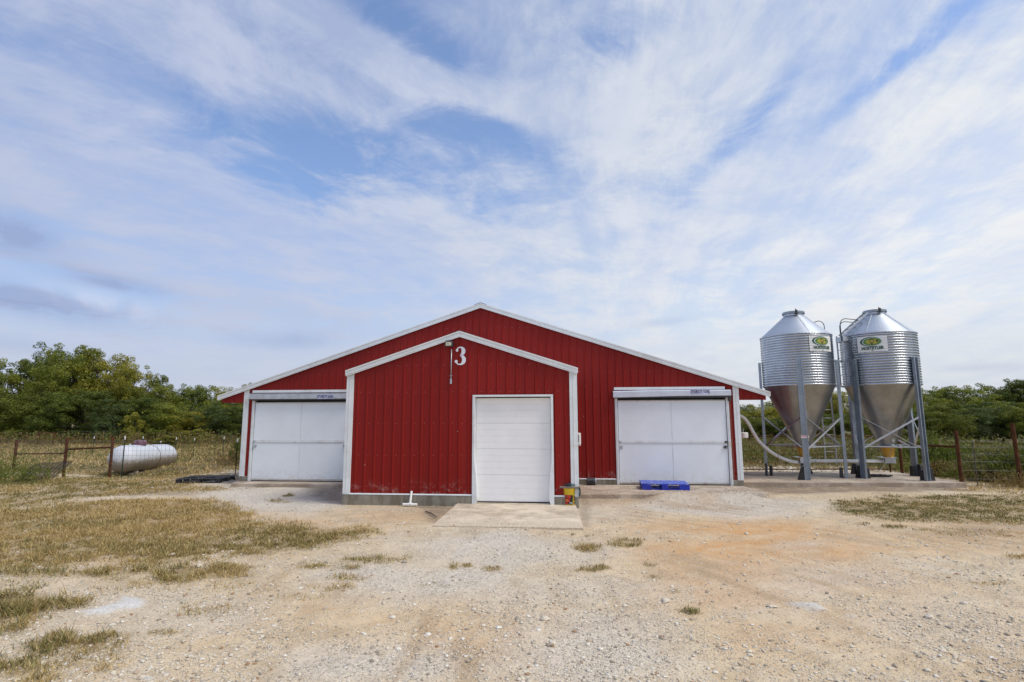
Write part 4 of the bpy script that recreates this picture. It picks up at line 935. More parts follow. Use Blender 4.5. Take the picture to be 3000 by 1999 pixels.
# pink warning sign on the near silo's front leg
a = math.radians(251); lb = Vector((SL[0]+math.cos(a)*(RS+.118), SL[1]+math.sin(a)*(RS+.118), ony(1853, 1004, 17.8).z))
mb = MB().box((lb.x-.115, lb.y-.012, lb.z-.038), (lb.x+.115, lb.y-.004, lb.z+.038)); sg_ = mb.build('warning_sign', M_lwht, siL)
mb = MB().box((lb.x-.106, lb.y-.0135, lb.z-.014), (lb.x+.106, lb.y-.0122, lb.z+.032)); mb.build('sign_print', M_pink, sg_)
world_text('WARNING', .044, 'sign_lettering', M_lwht, lambda x, y, z: (lb.x+x, lb.y-.0145-z, lb.z+.009+y), sg_)
# ladder with curved handrails on the left flank of the right silo
ld = empty('silo_ladder', (9.0, 18.75, .5), 'grey steel ladder with hooped handrails between the two silos', 'ladder')
LX = SR[0]-RS-.10
def rail_pair(y0, y1, z0, z1, x, nm='side_rail'):
    for y in (y0, y1): MB().bar((x, y, z0), (x, y, z1), .045, .02).build(nm, M_galv, ld)
rail_pair(18.78, 19.16, 3.0, 4.72, LX)
for k in range(6): MB().tube([(LX, 18.78, 3.12+k*.28), (LX, 19.16, 3.12+k*.28)], .011, 6).build('rung', M_galv, ld)
# lower section faces the camera, set back behind the bins
c0, c1 = ony(2054.0, 0, 20.3), None
xl_ = ony((2140+1085/3.9217)/1.27497, 1040, 20.4).x; xr_ = ony((2140+1212/3.9217)/1.27497, 1040, 20.4).x
for x in (xl_, xr_): MB().bar((x, 20.4, .42), (x, 20.4, 3.35), .035, .05).build('side_rail', M_galv, ld)
for k in range(10): z = .55+k*.29; MB().tube([(xl_, 20.4, z), (xr_, 20.4, z)], .014, 6).build('rung', M_galv, ld)
# roof ladder up the cone
al = math.radians(180-8)
for sy in (-.16, .16):
    p0 = Vector((SR[0]-RS-.10, SR[1]+sy-.12, ZC1+.05)); p1 = Vector((SR[0]-.36, SR[1]+sy-.12, 5.42)); MB().bar(p0, p1, .02, .055).build('side_rail', M_galv, ld)
for k in range(5):
    t_ = (k+.4)/5; x = SR[0]-RS-.10+(RS-.26)*t_; z = ZC1+.05+(5.42-ZC1-.05)*t_
    MB().tube([(x, SR[1]-.28, z), (x, SR[1]+.04, z)], .012, 6).build('rung', M_dark, ld)
def hoop(x0, x1, y, zt_, z0, zend, nm='handrail'):
    d_ = 1 if x1 > x0 else -1; pts = [(x0, y, z0), (x0, y, zt_-.18)]
    for k in range(1, 7): a = PI/2*k/6; pts.append((x0+d_*.18*(1-math.cos(a)), y, zt_-.18+.18*math.sin(a)))
    pts.append((x1, y, zend)); MB().tube(pts, .013, 8).build(nm, M_dark, ld, smooth=True)
hoop(LX-.03, LX+.62, 18.78, 5.25, 4.5, 5.19); hoop(LX+.06, LX+.72, 19.02, 5.19, 4.5, 5.14)
MB().box((LX-.02, 18.70, 4.50), (LX+.15, 19.2, 4.66)).build('bracket', M_galv, ld)
for z in (3.85, 3.02): MB().bar((SL[0]+RS+.06, 18.93, z), (SR[0]-RS-.03, 18.93, z), .05, .06).build('bracket', M_galv, ld)
l2 = empty('roof_ladder', (8.3, 18.9, 4.7), 'short roof ladder end with one hooped handrail on the nearer silo', 'ladder')
tmp = ld; ld = l2
for sy in (-.16, .14): MB().bar((SL[0]+RS-.02, SL[1]+.25+sy, ZC1+.09), (SL[0]+.40, SL[1]+.25+sy, 5.36), .018, .05).build('side_rail', M_galv, ld)
for k in range(4): t_ = (k+.4)/4; x = SL[0]+RS-.02-(RS-.42)*t_; z = ZC1+.09+(5.36-ZC1-.09)*t_; MB().tube([(x, SL[1]+.09, z), (x, SL[1]+.39, z)], .011, 6).build('rung', M_dark, ld)
hoop(SL[0]+RS-.10, SL[0]+.55, 18.95, 5.22, 4.72, 5.14)
MB().bar((SL[0]+.40, SL[1]+.1, 5.36), (SL[0]+.26, SL[1]+.1, 5.33), .02, .02).build('bracket', M_dark, ld)
ld = tmp
# feed tube
z2p = lambda u, v: ((2140+u/3.9217)/1.27497, (1140+v/3.9217)/1.27497)
YT = 18.93
aug = empty('feed_tube', (7.3, YT, .58), 'white plastic feed tube from the silo bottoms curving up to the barn wall', 'feed tube')
path = [ony(*z2p(u, v), YT) for u, v in ((780, 845), (680, 828), (570, 786), (470, 728), (390, 662), (318, 590), (262, 500), (200, 390), (130, 320))]
path = [Vector((q.x, YT, max(q.z, .58))) for q in path]; path.append(Vector((5.3, YT, path[-1].z+.16))); path.append(Vector((4.90, YT, path[-1].z+.10)))
def cr(P, n=6):
    out = []
    for i in range(len(P)-1):
        a, b, c, d = P[max(i-1, 0)], P[i], P[i+1], P[min(i+2, len(P)-1)]
        for k in range(n): t = k/n; out.append(.5*((2*b)+(c-a)*t+(2*a-5*b+4*c-d)*t*t+(3*b-a-3*c+d)*t**3))
    out.append(P[-1]); return out
cp = cr(path); MB().tube(cp, .055, 14).build('curved_tube', M_pvc, aug, smooth=True)
for i in (18, 26, 34, 42): MB().tube([cp[i], cp[i+1]], .060, 14).build('coupling', M_pvc, aug, smooth=True)
x1_ = SL[0]+.16
MB().tube([(x1_, YT, .63), (SR[0]-.18, YT, .63)], .055, 14).build('straight_tube', M_pvc, aug, smooth=True)
for x in (SL[0]+.30, SR[0]-.27, SR[0]-.95): MB().tube([(x, YT, .63), (x+.04, YT, .63)], .063, 14).build('coupling', M_galv, aug, smooth=True)
MB().tube([(path[0].x+.02, YT, path[0].z), (path[0].x-.03, YT, path[0].z+.005)], .062, 14).build('coupling', M_galv, aug, smooth=True)
# slim ropes / cables hanging below
def rope(name, pts, r_, m_, lab, cat, grp=None):
    o = MB().tube(cr([Vector(p) for p in pts], 8), r_, 5).build(name, m_, smooth=True); return tag(o, lab, cat, grp)
M_rope = mat('pale_rope', (.42, .36, .26), .8)
rope('cable', [(6.68, 18.75, 1.0), (6.8, 18.7, .55), (7.05, 18.6, .37), (7.35, 18.6, .46), (7.5, 18.6, .58)], .009, M_rope, 'pale cable looping low under the nearer silo on its barn side', 'cable')
rope('cable', [(8.35, 18.6, 1.1), (8.75, 18.6, .65), (9.0, 18.6, .58), (9.3, 18.6, .42), (9.7, 18.6, .38), (10.0, 18.65, .75), (10.15, 18.6, 1.05)], .009, M_rope, 'pale cable drooping across the gap between the two silos', 'cable')
# hose coil and black sheet on the pad
p = onz(2020, 1095, .14); ht = empty('hose_coil', tuple(p), 'flattened black hose lying on the concrete pad under the right silo', 'hose')
for k in range(6):
    pts = [(p.x+(.40-.03*k)*math.cos(t_)+.04*math.sin(3*t_+k), p.y+(.16-.012*k)*math.sin(t_), .155+.012*(k % 3)+.012*math.sin(5*t_+k)) for t_ in np.linspace(0, 2*PI*.93, 22)]
    MB().tube(pts, .016, 6).build('hose_loop', M_rubber, ht, smooth=True)
# white float with hook on the side of the barn
p = ony(1708, 1000, 18.3)
wp = empty('hanging_weight', (p.x, p.y, p.z), 'white round weight hanging beside the barn corner', 'weight')
MB().lathe([(.0, -.085), (.14, -.085), (.145, -.07), (.145, .07), (.13, .085), (0, .085)], tuple(p), 24).build('body', M_pvc, wp, smooth=True, angle=40)
MB().tube([(p.x, p.y, p.z+.085), (p.x, p.y, p.z+.16), (p.x+.03, p.y, p.z+.19), (p.x, p.y, p.z+.225), (p.x-.03, p.y, p.z+.19)], .008, 6).build('hook', M_pvc, wp)
MB().tube([(p.x, p.y, p.z+.22), (p.x-.12, p.y+.1, 2.62)], .004, 4).build('line', M_rope, wp)
# ------------------------------------------------------------------ propane tank
pa = ony(283, 1058, 20.25); pb = ony(376, 1050.5, 23.7); RT_ = .53; zc = pa.z
zc += .05; A = Vector((pa.x, pa.y, zc)); B = Vector((pb.x, pb.y, pb.z+.04))
tk = empty('propane_tank', ((A.x+B.x)/2, (A.y+B.y)/2, 0), 'long white propane tank with a maroon dome lid behind the wire fence', 'propane tank')
t_ = (B-A).normalized(); pts, rr = [], []
for k in range(8): th = PI/2*k/7; pts.append(A-t_*RT_*.80*math.cos(th)); rr.append(max(.01, RT_*math.sin(th)))
for k in range(1, 5): pts.append(A.lerp(B, k/5)); rr.append(RT_)
for k in range(8): th = PI/2*k/7; pts.append(B+t_*RT_*.80*math.sin(th)); rr.append(max(.01, RT_*math.cos(th)))
MB().tube(pts, rr, 36).build('shell', M_tank, tk, smooth=True)
q = A.lerp(B, .55); MB().tube([q-t_*.012, q+t_*.012], RT_+.008, 36).build('band', M_rust, tk, smooth=True)
q = A.lerp(B, .35); MB().lathe([(.235, 0), (.24, .12), (.21, .18), (.12, .205), (0, .21)], (q.x, q.y, zc+RT_-.05), 28).build('dome_lid', M_maroon, tk, smooth=True, angle=50)
for f_ in (.12, .88): q = A.lerp(B, f_); MB().tube([(q.x, q.y, zc+RT_-.02), (q.x, q.y, zc+RT_+.035)], .03, 8).build('lifting_lug', M_tank, tk)
for f_ in (.16, .84):
    q = A.lerp(B, f_); n_ = Vector((-t_.y, t_.x, 0)); mb = MB()
    mb.bar(q-n_*.3+Vector((0, 0, -RT_-.03)), q+n_*.3+Vector((0, 0, -RT_-.03)), .14, .14); mb.build('foot_block', M_conc, tk)
    MB().bar(q-n_*.22+Vector((0, 0, -RT_+.01)), q+n_*.22+Vector((0, 0, -RT_+.01)), .06, .07).build('saddle', M_tank, tk)
for sx_ in (-1, 1): n_ = Vector((-t_.y, t_.x, 0))*sx_*.25; MB().bar(A.lerp(B, .02)+n_+Vector((0, 0, -RT_-.06)), B+n_+Vector((0, 0, -RT_-.06)), .09, .07).build('skid_board', M_wood, tk)
# ------------------------------------------------------------------ fences
def post(par, x, y, h, r_=.037, lean=(0, 0), m_=M_rust, nm='post'):
    mb = MB().tube([(x, y, -.3), (x+lean[0], y+lean[1], h)], r_, 12); return mb.build(nm, m_, par, smooth=True, angle=50)
def wires(par, P, Q, h0, h1, nh, dv, r_=.0026, m_=M_wire, sag=.02, nm='wire_mesh'):
    P = Vector(P); Q = Vector(Q); L = (Q-P).length; mb = MB(); n = max(2, int(L/1.2))
    for i in range(nh):
        z = h0+(h1-h0)*i/(nh-1); pts = [P.lerp(Q, k/n)+Vector((0, 0, z+sag*math.sin(k*2.1+i*1.7+P.x)*(1 if 0 < k < n else 0))) for k in range(n+1)]
        mb.tube(pts, r_, 3, cap=False)
    if dv:
        for k in range(int(L/dv)+1):
            q = P.lerp(Q, k*dv/L); mb.tube([q+Vector((0, 0, h0)), q+Vector((0, 0, h1+sag*.5*math.sin(k*.7)))], r_, 3, cap=False)
    o = mb.build(nm, m_, par); o['kind'] = 'stuff'; return o
def tpost(par, x, y, h, lean=0.):
    mb = MB(); mb.bar((x, y, -.2), (x+lean, y, h-.13), .035, .006); mb.bar((x, y-.012, -.2), (x+lean, y-.012, h-.13), .006, .025)
    o = mb.build('steel_post', M_green, par); MB().bar((x+lean, y-.002, h-.129), (x+lean, y-.002, h), .037, .03).build('white_tip', M_lwht, o); return o
M_wire.node_tree; g = lambda x, y, z=0: onz(x, y, z)
hz = lambda x, ytop, P: ony(x, ytop, P.y).z
# near left fence: rusty pipe posts and rails
p1, p2, p3 = g(31, 1078), g(146, 1089), ony(252, 1087, 19.3); p3.z = 0
fe = empty('pipe_fence', (p2.x, p2.y, 0), 'rusty brown pipe fence with two rails and wire mesh at the far left', 'fence')
h1_, h2_, h3_ = hz(40, 1010, p1), hz(153, 1007, p2), hz(255, 1004, p3)
for p, h in ((p1, h1_), (p2, h2_), (p3, h3_)): post(fe, p.x, p.y, h, .05)
za = hz(100, 1044, p1); MB().tube([(p1.x, p1.y, za), (p2.x, p2.y, hz(150, 1042, p2))], .026, 10).build('rail', M_rust, fe, smooth=True)
MB().tube([(p2.x, p2.y, hz(152, 1033, p2)), (p3.x, p3.y, hz(252, 1028, p3))], .037, 10).build('rail', M_rust, fe, smooth=True)
off_ = Vector((0, -.07, 0))
pm = Vector((-34., 23.2, 0)); wires(fe, pm+off_, p1+off_, .04, 1.22, 8, .15); wires(fe, p1+off_, p2+off_, .04, 1.2, 8, .15); wires(fe, p2+off_, p3+off_, .04, 1.22, 8, .15)
p4 = ony(281, 1089, 18.95); p4.z = 0; p5 = Vector((-12.2, 19.4, 0)); p6 = Vector((-10.35, 18.2, 0))
wires(fe, p3+off_, p4, .04, 1.22, 8, .15); tpost(fe, p4.x, p4.y-.03, hz(279, 1002, p4))
wires(fe, p4, p5, .04, 1.20, 8, .15, .0032, M_wiredark); wires(fe, p5, p6, .04, 1.2, 8, .15, .003, M_wiredark); tpost(fe, p5.x, p5.y, 1.3)
# field fence behind the tank
tp = [(402, 1050, 1005), (444, 1049, 1007), (512, 1049, 1004), (545, 1046, 1008)]
fb = empty('wire_fence', (-20, 29, 0), 'thin wire field fence on white-tipped steel posts behind the tank', 'fence')
prev = None
for x, yb_, yt in [(212, 1050, 1003), (325, 1050, 1003)]+tp:
    p = g(x, yb_); tpost(fb, p.x, p.y, hz(x, yt, p))
    if prev is not None: wires(fb, prev, p, .05, 1.25, 7, .3, .003, M_wiredark)
    prev = p
wires(fb, (-60, 31, 0), g(212, 1050), .05, 1.25, 6, .3, .003, M_wiredark)
# two far rusty posts at the wood's edge
ff = empty('brace_posts', (-45.8, 43.5, 0), 'two distant rusty posts joined by a thin rail at the edge of the wood', 'fence')
for x, yt in ((87, 995), (122, 996)):
    p = g(x, 1024); post(ff, p.x, p.y, hz(x, yt, p), .08)
p, q = g(87, 1024), g(122, 1024); MB().tube([(p.x, p.y, 1.0), (q.x, q.y, 1.0)], .04, 8).build('rail', M_rust, ff)
wires(ff, q, (-36, 41, 0), .2, 1.5, 4, 0, .006, M_wiredark)
# pipe-framed mesh fence behind the silos
fs_ = empty('mesh_fence', (9, 21.5, 0), 'dark pipe framed mesh fence running behind the two silos', 'fence')
P, Q = Vector((5.3, 21.2, 0)), Vector((11.9, 21.75, 0))
for z, r_ in ((1.33, .02), (.14, .02)): MB().tube([P+Vector((0, 0, z)), Q+Vector((0, 0, z))], r_, 8).build('rail', M_rust, fs_, smooth=True)
for t_ in (0, .5, .97): q = P.lerp(Q, t_); post(fs_, q.x, q.y, 1.34, .025)
post(fs_, Q.x+.15, Q.y-.1, hz(2080, 989, Q), .05)
wires(fs_, P, Q, .16, 1.3, 9, .12, .0028, M_wire, 0)
# right fence: pipe posts with one heavy rail, wires beyond
fr = empty('pipe_fence', (11.6, 18, 0), 'rusty pipe posts with one heavy rail and slack wires, right of the silo pad', 'fence')
r1, r2, r3 = g(2211, 1117), g(2348, 1120), Vector((Q.x+.15, Q.y-.1, 0))
post(fr, r1.x, r1.y, hz(2197, 990, r1), .05); post(fr, r2.x, r2.y, hz(2325, 973, r2), .052, lean=(-.04, 0))
zr = hz(2200, 1027, r1); MB().tube([(r3.x, r3.y, hz(2080, 1022, r3)), (r1.x, r1.y, zr)], .037, 10).build('rail', M_rust, fr, smooth=True)
for z in (.2, .45, .7, .92, 1.12, 1.3): wires(fr, r1+Vector((0, 0, z)), r2+Vector((0, 0, z)), 0, .001, 2, 0, .0035, M_wire, .02, 'wire')
wires(fr, r2, (20, 18.3, 0), .2, 1.35, 6, .5, .003, M_wire)
q = ony(2240, 1060, 18); MB().bar((q.x, 18.0, 0), (q.x, 18.0, 1.3), .02, .02).build('stay', M_wiredark, fr)
# ------------------------------------------------------------------ small things on the ground
# black pallet, lying flat left of the barn
def pallet(name, P, rz, L, Wd, Ht, m_, deck, lab, cat, grp=None, black=False):
    t = empty(name, P, lab, cat, grp, 0); c_, s2 = math.cos(rz), math.sin(rz)
    T = lambda x, y, z: (P[0]+c_*x-s2*y, P[1]+s2*x+c_*y, P[2]+z)
    def bx(nm, a, b, m2):
        poly = [T(a[0], a[1], a[2]), T(b[0], a[1], a[2]), T(b[0], b[1], a[2]), T(a[0], b[1], a[2])]
        return MB().prism(poly[::-1], (0, 0, b[2]-a[2])).build(nm, m2, t, bevel=.006)
    zt = Ht-.03
    if black:
        for y in (-Wd/2, -.05, Wd/2-.10): bx('deck_board', (-L/2, y, zt), (L/2, y+.10, Ht), deck)
        for x in (-L/2+.001, -.05, L/2-.101): bx('cross_board', (x, -Wd/2+.101, zt+.003), (x+.10, -.051, Ht-.003), deck); bx('cross_board', (x, .051, zt+.003), (x+.10, Wd/2-.101, Ht-.003), deck)
    else:
        n = 5; g_ = .03; w_ = (Wd-(n-1)*g_)/n
        for k in range(n): y = -Wd/2+k*(w_+g_); bx('deck_board', (-L/2, y, zt), (L/2, y+w_, Ht), deck)
        for x in (-L/2+.002, -L/6, L/6-.10, L/2-.102): bx('cross_board', (x, -Wd/2+.01, zt-.012), (x+.10, Wd/2-.01, zt-.001), m_)
    for x in (-L/2+.004, -.075, L/2-.154):
        for y in (-Wd/2+.004, -.06, Wd/2-.124): bx('block', (x, y, .03), (x+.15, y+.12, zt-.013), m_)
    for y in (-Wd/2+.002, -.06, Wd/2-.122): bx('bottom_runner', (-L/2, y, 0), (L/2, y+.12, .029), m_)
    return t
pk = g(478, 1106); pallet('plastic_pallet', (pk.x, pk.y-.1, .01), .12, 1.42, 1.0, .14, M_black, M_black, 'black plastic pallet lying open side up on the grass left of the barn', 'pallet', None, True)
pbq = onz(1531, 1127, .10); pallet('plastic_pallet', (pbq.x, pbq.y+.42, .101), -.05, 1.24, .80, .17, M_blue, M_bluedust, 'bright blue plastic pallet in front of the right side door', 'pallet')
# solid blue face plates between the fork pockets
t = [o for o in bpy.data.objects if o.name.startswith('plastic_pallet') and 'blue' in o.get('label', '')][0]
for a, b in ((-.62, -.40), (-.115, .06), (.345, .62)):
    x, y = pbq.x, pbq.y; MB().box((x+a, y+.0, .104), (x+b, y+.018, .24)).build('face_plate', M_blue, t, bevel=.005)
# yellow bucket, board on top, netting
bk = onz(1310, 1161, .05); bx_, by_ = bk.x, bk.y+.02
bu = empty('bucket', (bx_, by_, .046), 'yellow plastic bucket with red and black label beside the overhead door', 'bucket')
MB().lathe([(.118, 0), (.125, .012), (.140, .27), (.150, .272), (.150, .285), (.142, .29), (.143, .315), (.152, .317), (.152, .330), (.145, .335), (.147, .36), (.155, .362), (.155, .385)], (bx_, by_, .047), 32).build('pail', M_yellow, bu, smooth=True, angle=35)
def strip(a0, a1, z0, z1, off, m_, nm, par):
    mb = MB(); n = 8
    for i in range(n):
        u, v = a0+(a1-a0)*i/n, a0+(a1-a0)*(i+1)/n; r_ = lambda z: .125+(.015)*(z/.27)+off
        mb.quad(*[(bx_+r_(z)*math.cos(a), by_+r_(z)*math.sin(a), .047+z) for a, z in ((u, z0), (v, z0), (v, z1), (u, z1))])
    return mb.build(nm, m_, par)
A0 = math.atan2(-by_, -bx_)
lbk = strip(A0-1.0, A0+.50, .03, .24, .002, M_lblk, 'label', bu)
for z0, z1, m_, a1 in ((.17, .235, M_red2, .10), (.035, .075, M_red2, -.35), (.085, .155, M_red2, -.05)): strip(A0-1.0, A0+a1, z0, z1, .0035, m_, 'label_panel', lbk)
for z0, z1 in ((.10, .115), (.125, .14)): strip(A0-.75, A0-.3, z0, z1, .005, M_orangeleg, 'label_print', lbk)
strip(A0-.85, A0-.45, .19, .22, .005, M_lgrn, 'label_print', lbk)
for a in (-.05, .25): strip(A0+a, A0+a+.14, .05, .085, .005, M_lwht, 'label_print', lbk)
for z0, z1 in ((.05, .08), (.12, .15), (.17, .22)): strip(A0+.68, A0+.92, z0, z1, .003, M_lblk, 'label_print', bu)
mb = MB(); mb.prism([(bx_-.23, by_-.10, .434), (bx_+.20, by_-.15, .434), (bx_+.22, by_+.02, .434), (bx_-.21, by_+.07, .434)][::-1], (0, 0, .04)); tag(mb.build('board', M_wood, bevel=.004), 'short weathered grey board laid across the yellow bucket', 'board')
mb = MB()
for k in range(70):
    a = rng.uniform(0, 2*PI); cx_, cy_ = bx_+.02+rng.normal(0, .065), by_-.02+rng.normal(0, .045); r_ = rng.uniform(.03, .09)
    drop = k > 44
    pts = []
    for t_ in np.linspace(0, 2*PI, 12):
        x, y = cx_+r_*math.cos(t_)*1.1, cy_+r_*math.sin(t_)*.7; z = .482+.028*abs(math.sin(t_*1.5+k))+rng.uniform(0, .035)*math.exp(-((x-bx_)/.12)**2)
        if drop: x = bx_+.20+abs(r_*math.cos(t_))*.5; z = .47-.10-rng.uniform(.0, .02)+r_*1.3*math.sin(t_); y = by_-.14+.05*math.cos(t_*2+k)
        pts.append((x, y, z))
    mb.tube(pts, .0035, 3, cap=False)
tag(mb.build('netting', M_net), 'tangle of dark teal netting heaped on the board over the bucket', 'netting')
# small dark pail lying on its side
pp = onz(1359, 1115, .1); pl_ = empty('pail', (pp.x, pp.y, .1), 'small dark grey pail lying on its side by the barn foundation', 'pail')
MB().tube([(pp.x-.125, pp.y, .205), (pp.x+.12, pp.y+.03, .205)], [.10, .105], 24).build('body', M_pail, pl_, smooth=True, angle=50)
MB().tube([(pp.x+.105, pp.y+.028, .205), (pp.x+.125, pp.y+.03, .205)], .110, 24).build('rim', M_galv, pl_, smooth=True, angle=50)
MB().box((pp.x-.06, pp.y-.103, .17), (pp.x+.06, pp.y-.085, .24)).build('label', M_lblk, pl_)
# white T of PVC pipe
q = onz(955, 1157, .0); pv = empty('pipe_tee', (q.x, q.y, 0), 'white plastic pipe tee leaning against the grey foundation', 'pipe')
yq = YV-.16
MB().tube([(q.x-.17, yq, .045), (q.x+.17, yq, .045)], .030, 14).build('cross_pipe', M_pvc, pv, smooth=True, angle=50)
MB().tube([(q.x, yq, .05), (q.x+.005, YV-.075, .335)], .026, 14).build('riser_pipe', M_pvc, pv, smooth=True, angle=50)
for a, b in (((-.055, 0), (.055, 0)),): MB().tube([(q.x-.055, yq, .045), (q.x+.055, yq, .045)], .036, 14).build('tee_fitting', M_pvc, pv, smooth=True, angle=50)
world_text('2', .05, 'handwritten_digit', M_lgrn, lambda x, y, z: (q.x+x, yq-.0375-z, .05+y), pv)
a, b = g(977, 1177), g(1003, 1190); tag(MB().tube([a+Vector((0, 0, .02)), a.lerp(b, .5)+Vector((.01, 0, .03)), b+Vector((0, 0, .015))], [.012, .014, .009], 6).build('stick', M_bark), 'short dark stick lying in the gravel left of the concrete ramp', 'stick')
# rolled plastic mesh leaning in weeds
ra, rb = g(32, 1108), g(126, 1098); hm = .55
mr = empty('plastic_mesh', (ra.x, ra.y, 0), 'sheet of black plastic mesh leaning in the weeds by the fence', 'mesh')
mb = MB(); n, m2 = 34, 12; lean = Vector((.35, .55, 0))
for i in range(n+1):
    q = ra.lerp(rb, i/n); w_ = .008 if i % 4 else .016
    mb.bar(q+Vector((0, 0, .0)), q+lean*.75+Vector((0, 0, hm)), w_, w_)
for j in range(m2+1):
    f_ = j/m2; mb.bar(ra+lean*.75*f_+Vector((0, 0, hm*f_)), rb+lean*.75*f_+Vector((0, 0, hm*f_)), .010, .010)
mb.build('mesh_grid', M_black, mr)['kind'] = 'stuff'
# ------------------------------------------------------------------ stones
def stones(n, spread, name, smin, smax, seed):
    r_ = np.random.default_rng(seed); X, Y = spread(r_, n)
    keep = np.ones(len(X), bool)
    for x0, x1, y0, y1 in ((-2.5, .15, 11.4, 13.), (XV-WV-.1, XV+WV+.1, YV-.05, YB), (XB-WB, XB+WB, YB-.05, 60), (5., 11.5, 17.1, 20.7)): keep &= ~((X > x0) & (X < x1) & (Y > y0) & (Y < y1))
    g_, _, _ = zones(X, Y); keep &= r_.random(len(X)) > g_*.75
    wb = fbm(X*.9, Y*.9, 5, 31)-.5; keep &= r_.random(len(X)) < (.30+.9*soft(fbm(X*1.3, Y*1.3, 4, 77)-.5, .12))*(1-.6*zsum(ORANGE, X, Y, wb))*(1-.9*zsum(ROCK, X, Y, wb))
    X, Y = X[keep], Y[keep]; n = len(X)
    s_ = smin*np.exp(r_.exponential(.42, n)); s_ = np.minimum(s_, smax)*r_.uniform(.8, 1.1, n)
    # octahedron cut to 14 vertices: use 6+8 points
    base = np.array([(1, 0, 0), (-1, 0, 0), (0, 1, 0), (0, -1, 0), (0, 0, 1), (0, 0, -.6)]+[(a*.62, b*.62, c*.62) for c in (.9,) for a, b in ((1, 1), (-1, 1), (-1, -1), (1, -1))])
    F = np.array([(4, 0, 6), (4, 6, 2), (4, 2, 7), (4, 7, 1), (4, 1, 8), (4, 8, 3), (4, 3, 9), (4, 9, 0), (0, 2, 6), (2, 1, 7), (1, 3, 8), (3, 0, 9)])
    V = base[None]*(1+r_.uniform(-.25, .25, (n, len(base), 3))); ax = r_.uniform(.7, 1.3, (n, 1, 3)); ax[:, :, 2] *= .62; V = V*ax*s_[:, None, None]
    a = r_.uniform(0, 2*PI, n); c_, s2 = np.cos(a)[:, None], np.sin(a)[:, None]
    x = V[:, :, 0]*c_-V[:, :, 1]*s2; y = V[:, :, 0]*s2+V[:, :, 1]*c_
    z = gz(X, Y)
    on = (X > .18) & (X < 5.0) & (Y > 14.45) & (Y < 16.5); z = np.where(on, np.maximum(z, .10), z); on = (X > -2.6) & (X < .2) & (Y > 10.5) & (Y < 12.9); z = np.where(on, np.maximum(z, .02+(Y-10.5)*.017), z); on = (X > -10.2) & (X < -5.4) & (Y > 15.95) & (Y < 16.5); z = np.where(on, .10, z)
    V = np.stack([x+X[:, None], y+Y[:, None], V[:, :, 2]+z[:, None]+s_[:, None]*.12], 2).reshape(-1, 3)
    F = (F[None]+np.arange(n)[:, None, None]*len(base)).reshape(-1, 3)
    return tag(npmesh(name, V, F, M_stone), kind='stuff')
def cone_spread(y0, y1, p_=1.):
    def f(r_, n):
        Y = y0*(y1/y0)**(r_.random(n)**p_); t_ = r_.uniform(-1.12, 1.02, n); return t_*Y*1.02, Y
    return f
stones(85000, cone_spread(3.9, 15.5), 'gravel', .0048, .024, 11)
stones(1500, lambda r_, n: (r_.uniform(.3, 4.9, n), r_.uniform(14.4, 16.45, n)), 'gravel_stones', .008, .02, 15)
def pad_stones():
    r_ = np.random.default_rng(77); n = 1600; X, Y = r_.uniform(5.1, 11.2, n), 17.2+3.2*r_.random(n)**1.3; s_ = .006*np.exp(r_.exponential(.4, n)); s_ = np.minimum(s_, .028)
    base = np.array([(1, 0, 0), (-1, 0, 0), (0, 1, 0), (0, -1, 0), (0, 0, .8), (0, 0, -.4)]); F = np.array([(4, 0, 2), (4, 2, 1), (4, 1, 3), (4, 3, 0)])
    V = base[None]*(1+r_.uniform(-.3, .3, (n, 6, 3)))*s_[:, None, None]+np.stack([X, Y, .132+0*X], 1)[:, None, :]
    ok = (Y > 17.35+.07*(X-5)); V = V[ok].reshape(-1, 3); m3 = int(ok.sum())
    tag(npmesh('pad_gravel', V, (F[None]+np.arange(m3)[:, None, None]*6).reshape(-1, 3), M_stone), kind='stuff')
pad_stones()
stones(380, cone_spread(4.5, 18), 'gravel_stones', .014, .05, 12)
stones(2600, lambda r_, n: (r_.uniform(5.2, 12, n), r_.uniform(21.4, 24.3, n)), 'gravel_stones', .03, .06, 13)
stones(1500, lambda r_, n: (r_.uniform(-14, -10.4, n), r_.uniform(16.8, 22, n)), 'gravel_stones', .02, .04, 14)
# individual bigger stones that stand out
for x, y, s_, lab in ((397, 1276, .045, 'white stone at the lower edge of the tan grass, left part of the yard'), (88, 1307, .045, 'pale stone lying at the lower left edge of the grass'), (1715, 1222, .03, 'reddish stone in the orange dirt right of centre'), (2215, 1390, .045, 'brown stone out alone on the right side of the gravel'), (2135, 1418, .045, 'grey stone in the lower right gravel'), (1712, 1764*0+1418, .032, 'small dark stone left of the white rock patch')):
    p = g(x, y); rr_ = np.random.default_rng(int(x)); mb = MB(); mb.lathe([(.001, -.3*s_), (s_*.9, 0), (s_*.8, .4*s_), (s_*.3, .7*s_), (.001, .72*s_)], (p.x, p.y, float(gz(p.x, p.y))), 9)
    mb.v = [(v[0]+rr_.normal(0, s_*.12), v[1]+rr_.normal(0, s_*.12), v[2]+rr_.normal(0, s_*.07)) for v in mb.v]
    tag(mb.build('stone', M_stone), lab, 'stone', 'stones lying loose on the yard')
